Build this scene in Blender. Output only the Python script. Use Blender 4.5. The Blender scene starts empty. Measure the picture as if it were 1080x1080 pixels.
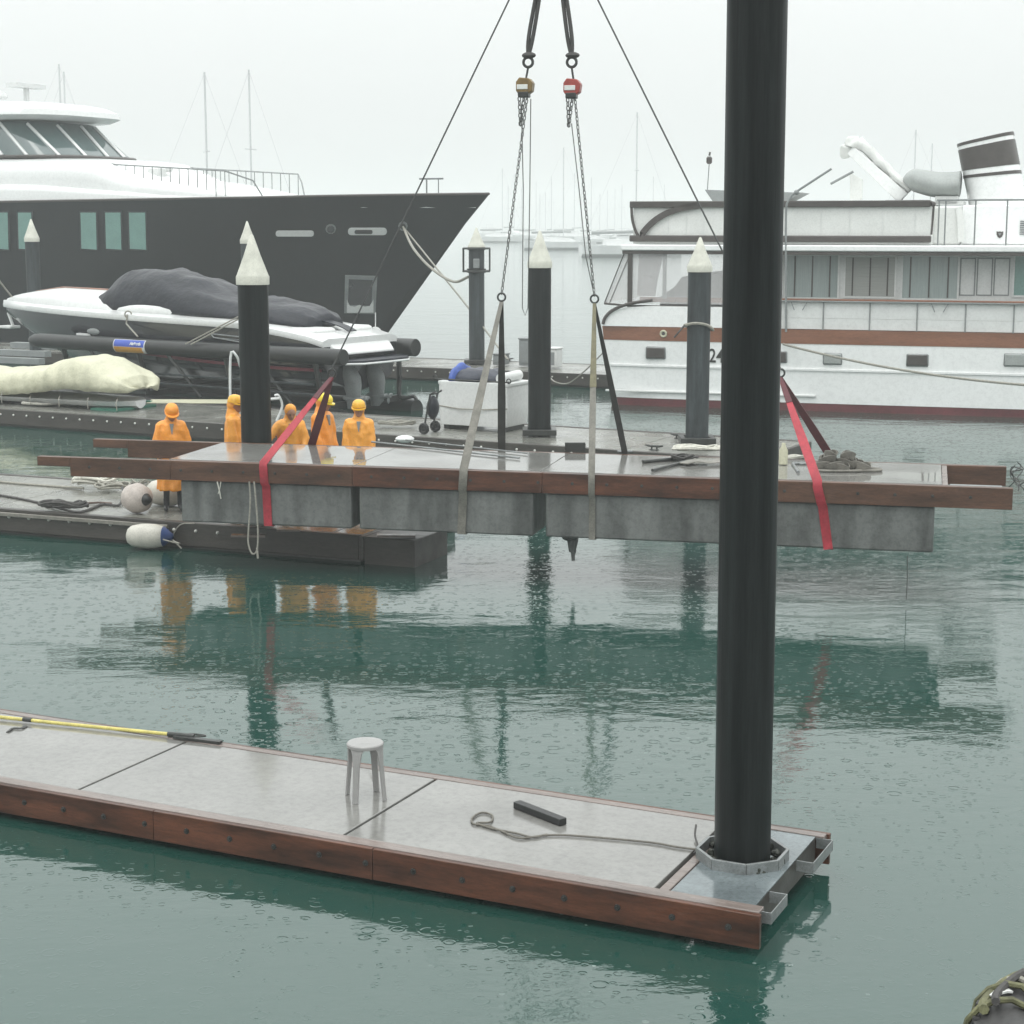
import bpy, bmesh, math, random
from mathutils import Vector, Matrix, noise
from mathutils.bvhtree import BVHTree
random.seed(7)
R = math.radians
sc = bpy.context.scene
C = sc.collection
# ------------------------------------------------------------------ camera
FOC, CAMZ = 1850.0, 4.9
TH = math.atan(305 / FOC)
cT, sT = math.cos(TH), math.sin(TH)
cd = bpy.data.cameras.new("camera"); cam = bpy.data.objects.new("camera", cd); C.objects.link(cam)
cam.location = (0, 0, CAMZ); cam.rotation_euler = (math.pi / 2 - TH, 0, 0)
cd.sensor_width = 36; cd.lens = 36 * FOC / 1080; cd.clip_start = .1; cd.clip_end = 6000
sc.camera = cam
# ------------------------------------------------------------------ sky, sun, exposure
SUN_EL, SUN_AZ = R(62), R(200)
w = bpy.data.worlds.new("World"); sc.world = w; w.use_nodes = True
nt = w.node_tree; nt.nodes.clear()
out = nt.nodes.new("ShaderNodeOutputWorld"); bg = nt.nodes.new("ShaderNodeBackground")
sky = nt.nodes.new("ShaderNodeTexSky"); sky.sky_type = 'NISHITA'; sky.sun_disc = False
sky.sun_elevation = SUN_EL; sky.sun_rotation = SUN_AZ; sky.dust_density = 6; sky.air_density = 1.5
hs = nt.nodes.new("ShaderNodeHueSaturation"); hs.inputs["Saturation"].default_value = .06
# an overcast cloud deck: luminance after the CIE overcast sky, (1 + 2 sin e) / 3
tc = nt.nodes.new("ShaderNodeTexCoord"); sx = nt.nodes.new("ShaderNodeSeparateXYZ")
mr = nt.nodes.new("ShaderNodeMapRange"); mr.inputs["From Min"].default_value = 0; mr.inputs["From Max"].default_value = 1
mr.inputs["To Min"].default_value = 9.2; mr.inputs["To Max"].default_value = 31
cmb = nt.nodes.new("ShaderNodeCombineColor")
mx = nt.nodes.new("ShaderNodeMix"); mx.data_type = 'RGBA'; mx.inputs[0].default_value = .85
tint = nt.nodes.new("ShaderNodeMix"); tint.data_type = 'RGBA'; tint.blend_type = 'MULTIPLY'; tint.inputs[0].default_value = 1
tint.inputs[7].default_value = (.965, 1, .99, 1)
L = nt.links.new
L(tc.outputs["Generated"], sx.inputs[0]); L(sx.outputs["Z"], mr.inputs["Value"])
for i in range(3): L(mr.outputs[0], cmb.inputs[i])
L(sky.outputs[0], hs.inputs["Color"]); L(hs.outputs[0], mx.inputs[6]); L(cmb.outputs[0], mx.inputs[7])
L(mx.outputs[2], tint.inputs[6]); L(tint.outputs[2], bg.inputs[0]); bg.inputs[1].default_value = .1
L(bg.outputs[0], out.inputs[0])
sd = bpy.data.lights.new("sun", 'SUN'); sd.energy = .6; sd.angle = R(25); sd.color = (1, .97, .92)
sun = bpy.data.objects.new("sun", sd); C.objects.link(sun)
sun.rotation_euler = (math.pi / 2 - SUN_EL, 0, math.pi - SUN_AZ)
vs = sc.view_settings; vs.view_transform = 'Standard'; vs.look = 'None'; vs.gamma = 1; vs.exposure = -.08
sc.cycles.max_bounces = 8; sc.cycles.volume_bounces = 1; sc.cycles.transparent_max_bounces = 8
# ------------------------------------------------------------------ pixel to place
def ray(px, py):
    a = (px - 540) / FOC; b = (540 - py) / FOC
    return Vector((a, cT + b * sT, -sT + b * cT))
def W(px, py, z):
    r = ray(px, py); t = (z - CAMZ) / r.z
    return Vector((r.x * t, r.y * t, z))
def V(px, py, y):
    r = ray(px, py); t = y / r.y
    return Vector((r.x * t, y, CAMZ + r.z * t))
class Frame:
    """a rotated ground frame: local x along u, local y away from the viewer"""
    def __init__(s, ox, oy, ux, uy):
        n = math.hypot(ux, uy); s.o = Vector((ox, oy, 0)); s.u = Vector((ux / n, uy / n, 0)); s.v = Vector((-uy / n, ux / n, 0))
        s.rot = math.atan2(uy, ux)
    def loc(s, p): d = Vector(p) - s.o; return Vector((d.dot(s.u), d.dot(s.v), p[2]))
    def world(s, x, y, z): return s.o + s.u * x + s.v * y + Vector((0, 0, z))
    def flat(s, px, py, z): return s.loc(W(px, py, z))
    def pix(s, px, py, y=0):
        r = ray(px, py); c = Vector((0, 0, CAMZ)) - s.o
        t = (y - c.dot(s.v)) / r.dot(s.v); p = Vector((0, 0, CAMZ)) + r * t
        return s.loc(p)
# ------------------------------------------------------------------ materials
def mat(name, col, rough=.6, var=.12, scale=3.0, bump=0.0, bscale=30, metal=0, coat=0, stretch=(1, 1, 1), rvar=0, dark=None, alpha=1, spec=.5, trans=0, streak=0, detail=6):
    m = bpy.data.materials.new(name); m.use_nodes = True; n = m.node_tree.nodes; l = m.node_tree.links
    b = n["Principled BSDF"]; b.inputs["Roughness"].default_value = rough; b.inputs["Metallic"].default_value = metal
    b.inputs["Coat Weight"].default_value = coat; b.inputs["Coat Roughness"].default_value = .08
    b.inputs["Specular IOR Level"].default_value = spec; b.inputs["Alpha"].default_value = alpha
    b.inputs["Transmission Weight"].default_value = trans
    tc = n.new("ShaderNodeTexCoord"); mp = n.new("ShaderNodeMapping"); mp.inputs["Scale"].default_value = stretch
    l.new(tc.outputs["Object"], mp.inputs[0])
    nz = n.new("ShaderNodeTexNoise"); nz.inputs["Scale"].default_value = scale; nz.inputs["Detail"].default_value = detail; nz.inputs["Roughness"].default_value = .65
    l.new(mp.outputs[0], nz.inputs["Vector"])
    rp = n.new("ShaderNodeValToRGB"); rp.color_ramp.elements[0].position = .3; rp.color_ramp.elements[1].position = .7
    d = dark if dark else tuple(c * (1 - var) for c in col)
    e = tuple(min(1, c * (1 + var * .6)) for c in col)
    rp.color_ramp.elements[0].color = (*d, 1); rp.color_ramp.elements[1].color = (*e, 1)
    l.new(nz.outputs[0], rp.inputs[0]); last = rp.outputs[0]
    ng = n.new("ShaderNodeTexNoise"); ng.inputs["Scale"].default_value = scale * 9 + 4; ng.inputs["Detail"].default_value = 7; ng.inputs["Roughness"].default_value = .8
    l.new(mp.outputs[0], ng.inputs["Vector"]); rg = n.new("ShaderNodeMapRange"); rg.inputs[1].default_value = .3; rg.inputs[2].default_value = .55; rg.inputs[3].default_value = 1 - min(.45, var * 1.1 + .06); rg.inputs[4].default_value = 1.04
    l.new(ng.outputs[0], rg.inputs[0]); mg = n.new("ShaderNodeMix"); mg.data_type = 'RGBA'; mg.blend_type = 'MULTIPLY'; mg.inputs[0].default_value = 1
    l.new(last, mg.inputs[6]); l.new(rg.outputs[0], mg.inputs[7]); last = mg.outputs[2]
    if streak:                                   # run-off streaks down vertical faces
        m2 = n.new("ShaderNodeMapping"); m2.inputs["Scale"].default_value = (1.6, 1.6, .3); l.new(tc.outputs["Object"], m2.inputs[0])
        n2 = n.new("ShaderNodeTexNoise"); n2.inputs["Scale"].default_value = 2.2; n2.inputs["Detail"].default_value = 5; l.new(m2.outputs[0], n2.inputs["Vector"])
        r2 = n.new("ShaderNodeMapRange"); r2.inputs[1].default_value = .4; r2.inputs[2].default_value = .68; r2.inputs[3].default_value = 1; r2.inputs[4].default_value = 1 - streak
        l.new(n2.outputs[0], r2.inputs[0]); mm = n.new("ShaderNodeMix"); mm.data_type = 'RGBA'; mm.blend_type = 'MULTIPLY'; mm.inputs[0].default_value = 1
        l.new(last, mm.inputs[6]); l.new(r2.outputs[0], mm.inputs[7]); last = mm.outputs[2]
    l.new(last, b.inputs["Base Color"])
    if rvar:
        n3 = n.new("ShaderNodeTexNoise"); n3.inputs["Scale"].default_value = scale * .7; n3.inputs["Detail"].default_value = 4; l.new(mp.outputs[0], n3.inputs["Vector"])
        r3 = n.new("ShaderNodeMapRange"); r3.inputs[1].default_value = .35; r3.inputs[2].default_value = .65; r3.inputs[3].default_value = rough; r3.inputs[4].default_value = rough + rvar
        l.new(n3.outputs[0], r3.inputs[0]); l.new(r3.outputs[0], b.inputs["Roughness"])
    if bump:
        n4 = n.new("ShaderNodeTexNoise"); n4.inputs["Scale"].default_value = bscale; n4.inputs["Detail"].default_value = 4; l.new(mp.outputs[0], n4.inputs["Vector"])
        bp = n.new("ShaderNodeBump"); bp.inputs["Strength"].default_value = 1; bp.inputs["Distance"].default_value = bump
        l.new(n4.outputs[0], bp.inputs["Height"]); l.new(bp.outputs[0], b.inputs["Normal"])
    return m
M = {}
M['deck'] = mat('wet_deck_board', (.19, .187, .176), .02, .2, 1.0, .0002, 5, rvar=.17, spec=1, detail=12)
M['deckold'] = mat('weathered_wet_deck', (.2, .2, .18), .12, .35, 1.4, .0015, 12, rvar=.25, spec=.5)
M['redwood'] = mat('wet_red_timber', (.085, .031, .016), .28, .8, 2.4, .0015, 22, stretch=(.5, 3, 3), rvar=.2, spec=.4)
M['brownwood'] = mat('brown_timber', (.095, .046, .028), .35, .6, 2.0, .0015, 22, stretch=(.5, 3, 3), rvar=.2, spec=.4)
M['paledge'] = mat('pinkish_timber_cap', (.19, .155, .14), .2, .3, 3, .001, 20, stretch=(.4, 3, 3), rvar=.2)
M['darkwood'] = mat('dark_wet_timber', (.05, .044, .038), .35, .4, 2, .002, 18, stretch=(.4, 2, 2), rvar=.2)
M['concrete'] = mat('wet_concrete', (.145, .152, .146), .35, .3, 1.1, .003, 18, rvar=.3, streak=.55)
M['pile'] = mat('black_pile_sleeve', (.014, .017, .017), .28, .5, 2.2, .002, 7, stretch=(5, 5, .22), rvar=.3, dark=(.002, .003, .003), spec=.16)
M['pilegrey'] = mat('worn_pile_sleeve', (.045, .055, .06), .4, .5, 2.2, dark=(.012, .016, .018), bump=.002, bscale=9, stretch=(3, 3, .3), rvar=.2, streak=.4, spec=.4)
M['cone'] = mat('dirty_white_cone', (.55, .55, .48), .5, .16, 6, .002, 12)
M['steel'] = mat('galvanised_steel', (.25, .265, .265), .32, .3, 6, .0008, 30, metal=.5, rvar=.25)
M['plate'] = mat('wet_steel_plate', (.17, .2, .21), .05, .3, 2.5, .0006, 14, metal=.25, rvar=.25)
M['darkmetal'] = mat('dark_metal', (.05, .052, .05), .35, .3, 8, metal=.5)
M['bolt'] = mat('bolt_metal', (.3, .28, .25), .35, .2, 9, metal=.6)
M['boltwhite'] = mat('white_bolt_cap', (.6, .6, .56), .4, .1, 9)
M['joint'] = mat('dark_joint', (.045, .04, .037), .4, .3, 8)
M['plastic'] = mat('white_plastic', (.26, .255, .25), .3, .06, 5, coat=.2)
M['yellow'] = mat('yellow_pole_paint', (.55, .48, .14), .35, .3, 8)
M['rubber'] = mat('black_rubber', (.011, .012, .012), .4, .4, 6, .002, 20)
M['tyre'] = mat('worn_tyre_rubber', (.042, .041, .041), .55, .3, 5, .004, 22)
M['ropemid'] = mat('wet_grey_rope', (.13, .12, .10), .6, .35, 30, .002, 60)
M['rope'] = mat('grey_rope', (.30, .29, .25), .7, .35, 30, .002, 60)
M['ropegreen'] = mat('mossy_rope', (.14, .14, .07), .7, .5, 14, .003, 40)
M['ropedark'] = mat('dark_rope', (.055, .052, .05), .7, .3, 20, .002, 60)
M['ropewhite'] = mat('pale_rope', (.55, .54, .48), .7, .25, 20, .002, 60)
M['chain'] = mat('steel_chain', (.16, .16, .155), .35, .2, 12, metal=.8)
M['wire'] = mat('steel_wire', (.09, .09, .09), .45, .2, 12, metal=.5)
M['strapred'] = mat('red_lifting_sling', (.40, .032, .05), .6, .3, 9, .0015, 70)
M['strapdark'] = mat('dark_red_sling', (.10, .018, .026), .6, .3, 9, .0015, 70)
M['straptan'] = mat('grey_tan_sling', (.20, .19, .165), .6, .35, 7, .0015, 70)
M['strapblack'] = mat('black_sling', (.04, .04, .038), .6, .35, 7, .0015, 70)
M['strapyel'] = mat('yellow_green_sling', (.17, .155, .09), .6, .4, 7, .0015, 70)
M['orange'] = mat('orange_raincoat', (.80, .30, .035), .38, .13, 4, .004, 14, rvar=.15)
M['orange2'] = mat('amber_raincoat', (.80, .34, .045), .38, .13, 4, .004, 14, rvar=.15)
M['cap'] = mat('yellow_helmet', (.74, .40, .035), .25, .05, 4)
M['helmet'] = mat('bright_yellow_helmet', (.72, .56, .03), .22, .04, 4)
M['skin'] = mat('skin', (.33, .17, .11), .5, .1, 9)
M['boots'] = mat('black_boots', (.018, .018, .02), .35, .2, 6)
M['trousers'] = mat('dark_trousers', (.03, .033, .04), .8, .2, 6)
M['fender'] = mat('dirty_white_fender', (.55, .53, .47), .4, .2, 5)
M['fenderpink'] = mat('dirty_pinkish_fender', (.50, .44, .40), .45, .25, 5)
M['blue'] = mat('blue_vinyl', (.03, .06, .18), .4, .2, 6)
M['hullblack'] = mat('dark_blue_black_hull', (.006, .009, .011), .35, .25, .35, rvar=.1, streak=.15, spec=.3)
M['hullboat'] = mat('black_gelcoat', (.016, .017, .023), .16, .2, .8, coat=.4)
M['gel'] = mat('white_gelcoat', (.62, .63, .625), .22, .04, .8, coat=.3)
M['whitehouse'] = mat('upperworks_white', (.70, .71, .705), .22, .035, .5, coat=.3)
M['gel2'] = mat('off_white_paint', (.64, .65, .64), .35, .07, 1.2)
M['white'] = mat('yacht_white', (.80, .81, .805), .22, .035, .5, coat=.3)
M['glass'] = mat('tinted_yacht_glass', (.05, .085, .085), .06, .1, 2, spec=1)
M['glassgreen'] = mat('green_porthole_glass', (.16, .29, .26), .1, .1, 2, spec=.8)
M['glassgrey'] = mat('cabin_window_curtain', (.30, .345, .335), .1, .12, 6, stretch=(6, 6, .2), spec=.8)
M['glassgreen2'] = mat('pale_green_window', (.30, .355, .345), .1, .12, 6, stretch=(6, 6, .2), spec=.8)
M['blind'] = mat('slatted_blind', (.33, .34, .32), .3, .2, 12, stretch=(.1, .1, 6), spec=.6)
M['varnish'] = mat('varnished_teak', (.24, .105, .062), .25, .22, 1.5, stretch=(.4, 3, 3), coat=.3)
M['brown'] = mat('dark_brown_trim', (.06, .052, .048), .4, .2, 4)
M['canvas'] = mat('white_canvas', (.66, .67, .65), .7, .06, 2, .004, 5)
M['red'] = mat('antifouling_red', (.13, .03, .035), .5, .3, 2)
M['boot'] = mat('red_bottom_paint', (.20, .025, .045), .4, .3, 2)
M['gold'] = mat('gold_stripe', (.33, .30, .21), .4, .1, 2)
M['cover'] = mat('black_boat_cover', (.010, .012, .02), .36, .3, 1.2, .10, 1.3, spec=.3, rvar=.1)
M['cream'] = mat('cream_tarpaulin', (.50, .49, .36), .5, .12, 2, .06, 2.2)
M['grey'] = mat('grey_paint', (.22, .235, .235), .5, .15, 3)
M['dinghy'] = mat('grey_inflatable_cover', (.30, .32, .31), .55, .15, 2, .01, 4)
M['tarpblue'] = mat('blue_tarpaulin', (.035, .09, .38), .4, .3, 4, .02, 8)
M['tarpdark'] = mat('dark_navy_tarpaulin', (.03, .035, .055), .45, .3, 4, .02, 8)
M['clear'] = mat('clear_vinyl', (.75, .74, .74), .08, .05, 3, alpha=.32, spec=.8)
M['hatch'] = mat('vinyl_weathered', (.42, .40, .40), .2, .2, 3, alpha=.6)
M['green'] = mat('green_net', (.03, .16, .11), .6, .2, 5)
M['weed'] = mat('seaweed_fringe', (.03, .035, .025), .5, .5, 20, .01, 40)
M['algae'] = mat('algae_slime', (.05, .075, .045), .4, .5, 9, .004, 30)
M['banner_o'] = mat('orange_sign', (.55, .28, .04), .4, .15, 4)
M['banner_b'] = mat('blue_sign', (.035, .08, .42), .4, .15, 4)
M['hoistamber'] = mat('amber_hoist', (.22, .14, .045), .4, .5, 14)
M['hoistred'] = mat('red_hoist', (.32, .05, .04), .35, .2, 8)
M['farwhite'] = mat('far_white_hull', (.68, .69, .69), .4, .1, 1)
M['farmast'] = mat('alloy_mast', (.55, .56, .57), .4, .1, 1)
# ------------------------------------------------------------------ mesh builder
class MB:
    def __init__(s): s.v = []; s.f = []
    def add(s, vs, fs):
        k = len(s.v); s.v += [tuple(v) for v in vs]; s.f += [tuple(i + k for i in f) for f in fs]; return s
    def box(s, x0, x1, y0, y1, z0, z1):
        if x0 > x1: x0, x1 = x1, x0
        if y0 > y1: y0, y1 = y1, y0
        if z0 > z1: z0, z1 = z1, z0
        return s.add([(x0, y0, z0), (x1, y0, z0), (x1, y1, z0), (x0, y1, z0), (x0, y0, z1), (x1, y0, z1), (x1, y1, z1), (x0, y1, z1)],
                     [(0, 3, 2, 1), (4, 5, 6, 7), (0, 1, 5, 4), (1, 2, 6, 5), (2, 3, 7, 6), (3, 0, 4, 7)])
    def loft(s, rings, cap=True, closed=True):
        n = len(rings[0]); vs = [p for r in rings for p in r]; fs = []
        for i in range(len(rings) - 1):
            for j in range(n if closed else n - 1):
                a = i * n + j; b = i * n + (j + 1) % n
                fs.append((a, b, b + n, a + n))
        if cap: fs.append(tuple(range(n))[::-1]); fs.append(tuple(range((len(rings) - 1) * n, len(rings) * n)))
        return s.add(vs, fs)
    def tube(s, pts, r, n=8, cap=True):
        pts = [Vector(p) for p in pts]; rings = []; prev = None
        rr = r if isinstance(r, (list, tuple)) else [r] * len(pts)
        for i, p in enumerate(pts):
            t = (pts[min(i + 1, len(pts) - 1)] - pts[max(i - 1, 0)])
            if t.length < 1e-9: t = Vector((0, 0, 1))
            t.normalize()
            if prev is None: a = t.orthogonal().normalized()
            else:
                a = prev - t * prev.dot(t)
                a = a.normalized() if a.length > 1e-6 else t.orthogonal().normalized()
            prev = a; b = t.cross(a)
            rings.append([p + (a * math.cos(2 * math.pi * k / n) + b * math.sin(2 * math.pi * k / n)) * rr[i] for k in range(n)])
        return s.loft(rings, cap)
    def lathe(s, prof, c=(0, 0, 0), n=32, axis='z'):
        rings = []
        for r, h in prof:
            ring = []
            for k in range(n):
                a = 2 * math.pi * k / n; x, y, z = r * math.cos(a), r * math.sin(a), h
                if axis == 'x': x, y, z = z, x, y
                elif axis == 'y': x, y, z = y, z, x
                ring.append((c[0] + x, c[1] + y, c[2] + z))
            rings.append(ring)
        return s.loft(rings)
    def ell(s, c, r, n=16, m=10, rot=None):
        rings = []
        for i in range(m + 1):
            ph = -math.pi / 2 + math.pi * i / m; ph = max(-1.52, min(1.52, ph))
            ring = []
            for k in range(n):
                a = 2 * math.pi * k / n
                p = Vector((r[0] * math.cos(ph) * math.cos(a), r[1] * math.cos(ph) * math.sin(a), r[2] * math.sin(ph)))
                if rot: p = rot @ p
                ring.append(p + Vector(c))
            rings.append(ring)
        return s.loft(rings)
    def caps(s, p0, p1, r0, r1, n=12):
        p0, p1 = Vector(p0), Vector(p1); d = (p1 - p0); d.normalize()
        pts, rs = [], []
        for k in (1, .8, .5, 0): pts.append(p0 - d * r0 * k); rs.append(r0 * math.sqrt(max(.02, 1 - k * k)))
        for k in (0, .5, .8, 1): pts.append(p1 + d * r1 * k); rs.append(r1 * math.sqrt(max(.02, 1 - k * k)))
        return s.tube(pts, rs, n)
    def prism(s, poly, y0, y1):          # poly of (x, z), extruded along y
        n = len(poly); vs = [(x, y0, z) for x, z in poly] + [(x, y1, z) for x, z in poly]
        return s.add(vs, [tuple(range(n)), tuple(range(n, 2 * n))[::-1]] + [((i + 1) % n, i, i + n, (i + 1) % n + n) for i in range(n)])
    def slab(s, poly, z0, z1):           # poly of (x, y), extruded along z
        n = len(poly); vs = [(x, y, z0) for x, y in poly] + [(x, y, z1) for x, y in poly]
        return s.add(vs, [tuple(range(n))[::-1], tuple(range(n, 2 * n))] + [(i, (i + 1) % n, (i + 1) % n + n, i + n) for i in range(n)])
    def strap(s, pts, wv, w, t=.008):
        pts = [Vector(p) for p in pts]; rings = []; wv = Vector(wv).normalized()
        for i, p in enumerate(pts):
            d = (pts[min(i + 1, len(pts) - 1)] - pts[max(i - 1, 0)]).normalized()
            a = wv - d * wv.dot(d); a = a.normalized() if a.length > .05 else wv; nn = d.cross(a).normalized()
            ww = w[i] if isinstance(w, (list, tuple)) else w
            rings.append([p + a * ww / 2 - nn * t, p + a * ww / 2 + nn * t, p - a * ww / 2 + nn * t, p - a * ww / 2 - nn * t])
        return s.loft(rings)
    def torus(s, c, r, t, ax='z', n=20, m=8, arc=(0, 2 * math.pi)):
        full = abs(arc[1] - arc[0]) > 6.28
        pts = []
        for k in range(n + 1):
            a = arc[0] + (arc[1] - arc[0]) * k / n; x, y = r * math.cos(a), r * math.sin(a)
            q = {'z': (x, y, 0), 'y': (x, 0, y), 'x': (0, x, y)}[ax]; pts.append(Vector(q) + Vector(c))
        return s.tube(pts, t, m, cap=not full)
    def wob(s, amp, sc_=1.0, keep=None):
        for i, p in enumerate(s.v):
            if keep and keep(p): continue
            q = noise.noise_vector(Vector(p) * sc_) * amp; s.v[i] = (p[0] + q.x, p[1] + q.y, p[2] + q.z)
        return s
def props(o, label=None, cat=None, group=None, kind=None):
    for k, v in (('label', label), ('category', cat), ('group', group), ('kind', kind)):
        if v: o[k] = v
    return o
def obj(name, mb, m, parent=None, ang=35, bevel=0, mesh=None, subd=0):
    me = mesh
    if me is None:
        me = bpy.data.meshes.new(name); me.from_pydata(mb.v, [], mb.f); me.validate()
        bm = bmesh.new(); bm.from_mesh(me); bmesh.ops.recalc_face_normals(bm, faces=bm.faces); bm.to_mesh(me); bm.free()
        me.materials.append(m)
        me.shade_smooth()
        if ang < 180: me.set_sharp_from_angle(angle=R(ang))
    o = bpy.data.objects.new(name, me); C.objects.link(o)
    if parent is not None: o.parent = parent
    if bevel:
        b = o.modifiers.new('bevel', 'BEVEL'); b.width = bevel; b.segments = 2; b.limit_method = 'ANGLE'; b.angle_limit = R(40)
    if subd:
        b = o.modifiers.new('sub', 'SUBSURF'); b.levels = subd; b.render_levels = subd
    return o
def empty(name, loc, rz=0, **k):
    o = bpy.data.objects.new(name, None); C.objects.link(o); o.location = loc; o.rotation_euler = (0, 0, rz); o.empty_display_size = .2
    props(o, k.get('label'), k.get('cat'), k.get('group'), k.get('kind')); return o
def fempty(name, F, **k): return empty(name, F.o, F.rot, **k)
def copy_tree(o, parent=None):
    c = o.copy(); C.objects.link(c)
    if parent is not None: c.parent = parent
    for ch in list(o.children): copy_tree(ch, c)
    return c
def text_mesh(txt, size, m, parent, loc, rot, extrude=.004, name='lettering', bold=0):
    cu = bpy.data.curves.new('t', 'FONT'); cu.body = txt; cu.size = size; cu.extrude = extrude; cu.offset = bold; cu.align_x = 'CENTER'; cu.align_y = 'CENTER'
    to = bpy.data.objects.new('t', cu); C.objects.link(to)
    me = bpy.data.meshes.new_from_object(to.evaluated_get(bpy.context.evaluated_depsgraph_get()))
    bpy.data.objects.remove(to); me.materials.clear(); me.materials.append(m)
    o = bpy.data.objects.new(name, me); C.objects.link(o); o.parent = parent; o.location = loc; o.rotation_euler = rot
    return o
def spline(pts, n=8):
    P = [Vector(p) for p in pts]; P = [P[0] * 2 - P[1]] + P + [P[-1] * 2 - P[-2]]; out = []
    for i in range(1, len(P) - 2):
        for k in range(n):
            t = k / n; a, b, c, d = P[i - 1:i + 3]
            out.append(.5 * ((2 * b) + (c - a) * t + (2 * a - 5 * b + 4 * c - d) * t * t + (3 * b - a - 3 * c + d) * t ** 3))
    out.append(P[-2]); return out
def sagline(a, b, sag, n=14):
    a, b = Vector(a), Vector(b)
    return [a.lerp(b, k / n) - Vector((0, 0, sag * 4 * (k / n) * (1 - k / n))) for k in range(n + 1)]
def centre(mb, p):
    p = Vector(p); mb.v = [tuple(Vector(v) - p) for v in mb.v]; return mb
def solo(name, mb, m, base, label, cat, group=None, **k):
    """a thing that is one mesh, its origin at its base"""
    o = obj(name, centre(mb, base), m, **k); o.location = base; return props(o, label, cat, group)
def coil(c, r, turns, h, wob=.06, n=18, seed=0, sq=1.0):
    rnd = random.Random(seed); pts = []; ph = rnd.random() * 6
    for k in range(int(turns * n)):
        a = 2 * math.pi * k / n; t = k / (turns * n)
        rr = r * (.55 + .45 * math.sin(t * 9 + ph) ** 2) + wob * noise.noise(Vector((k * .21, seed, 0)))
        pts.append(Vector(c) + Vector((rr * math.cos(a) * 1.25 + wob * noise.noise(Vector((k * .07, seed, 5))) * 2, rr * math.sin(a) * sq, .02 + h * (.3 + .7 * t) * (.5 + .5 * abs(math.sin(a * 1.5 + ph))))))
    return pts
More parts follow.
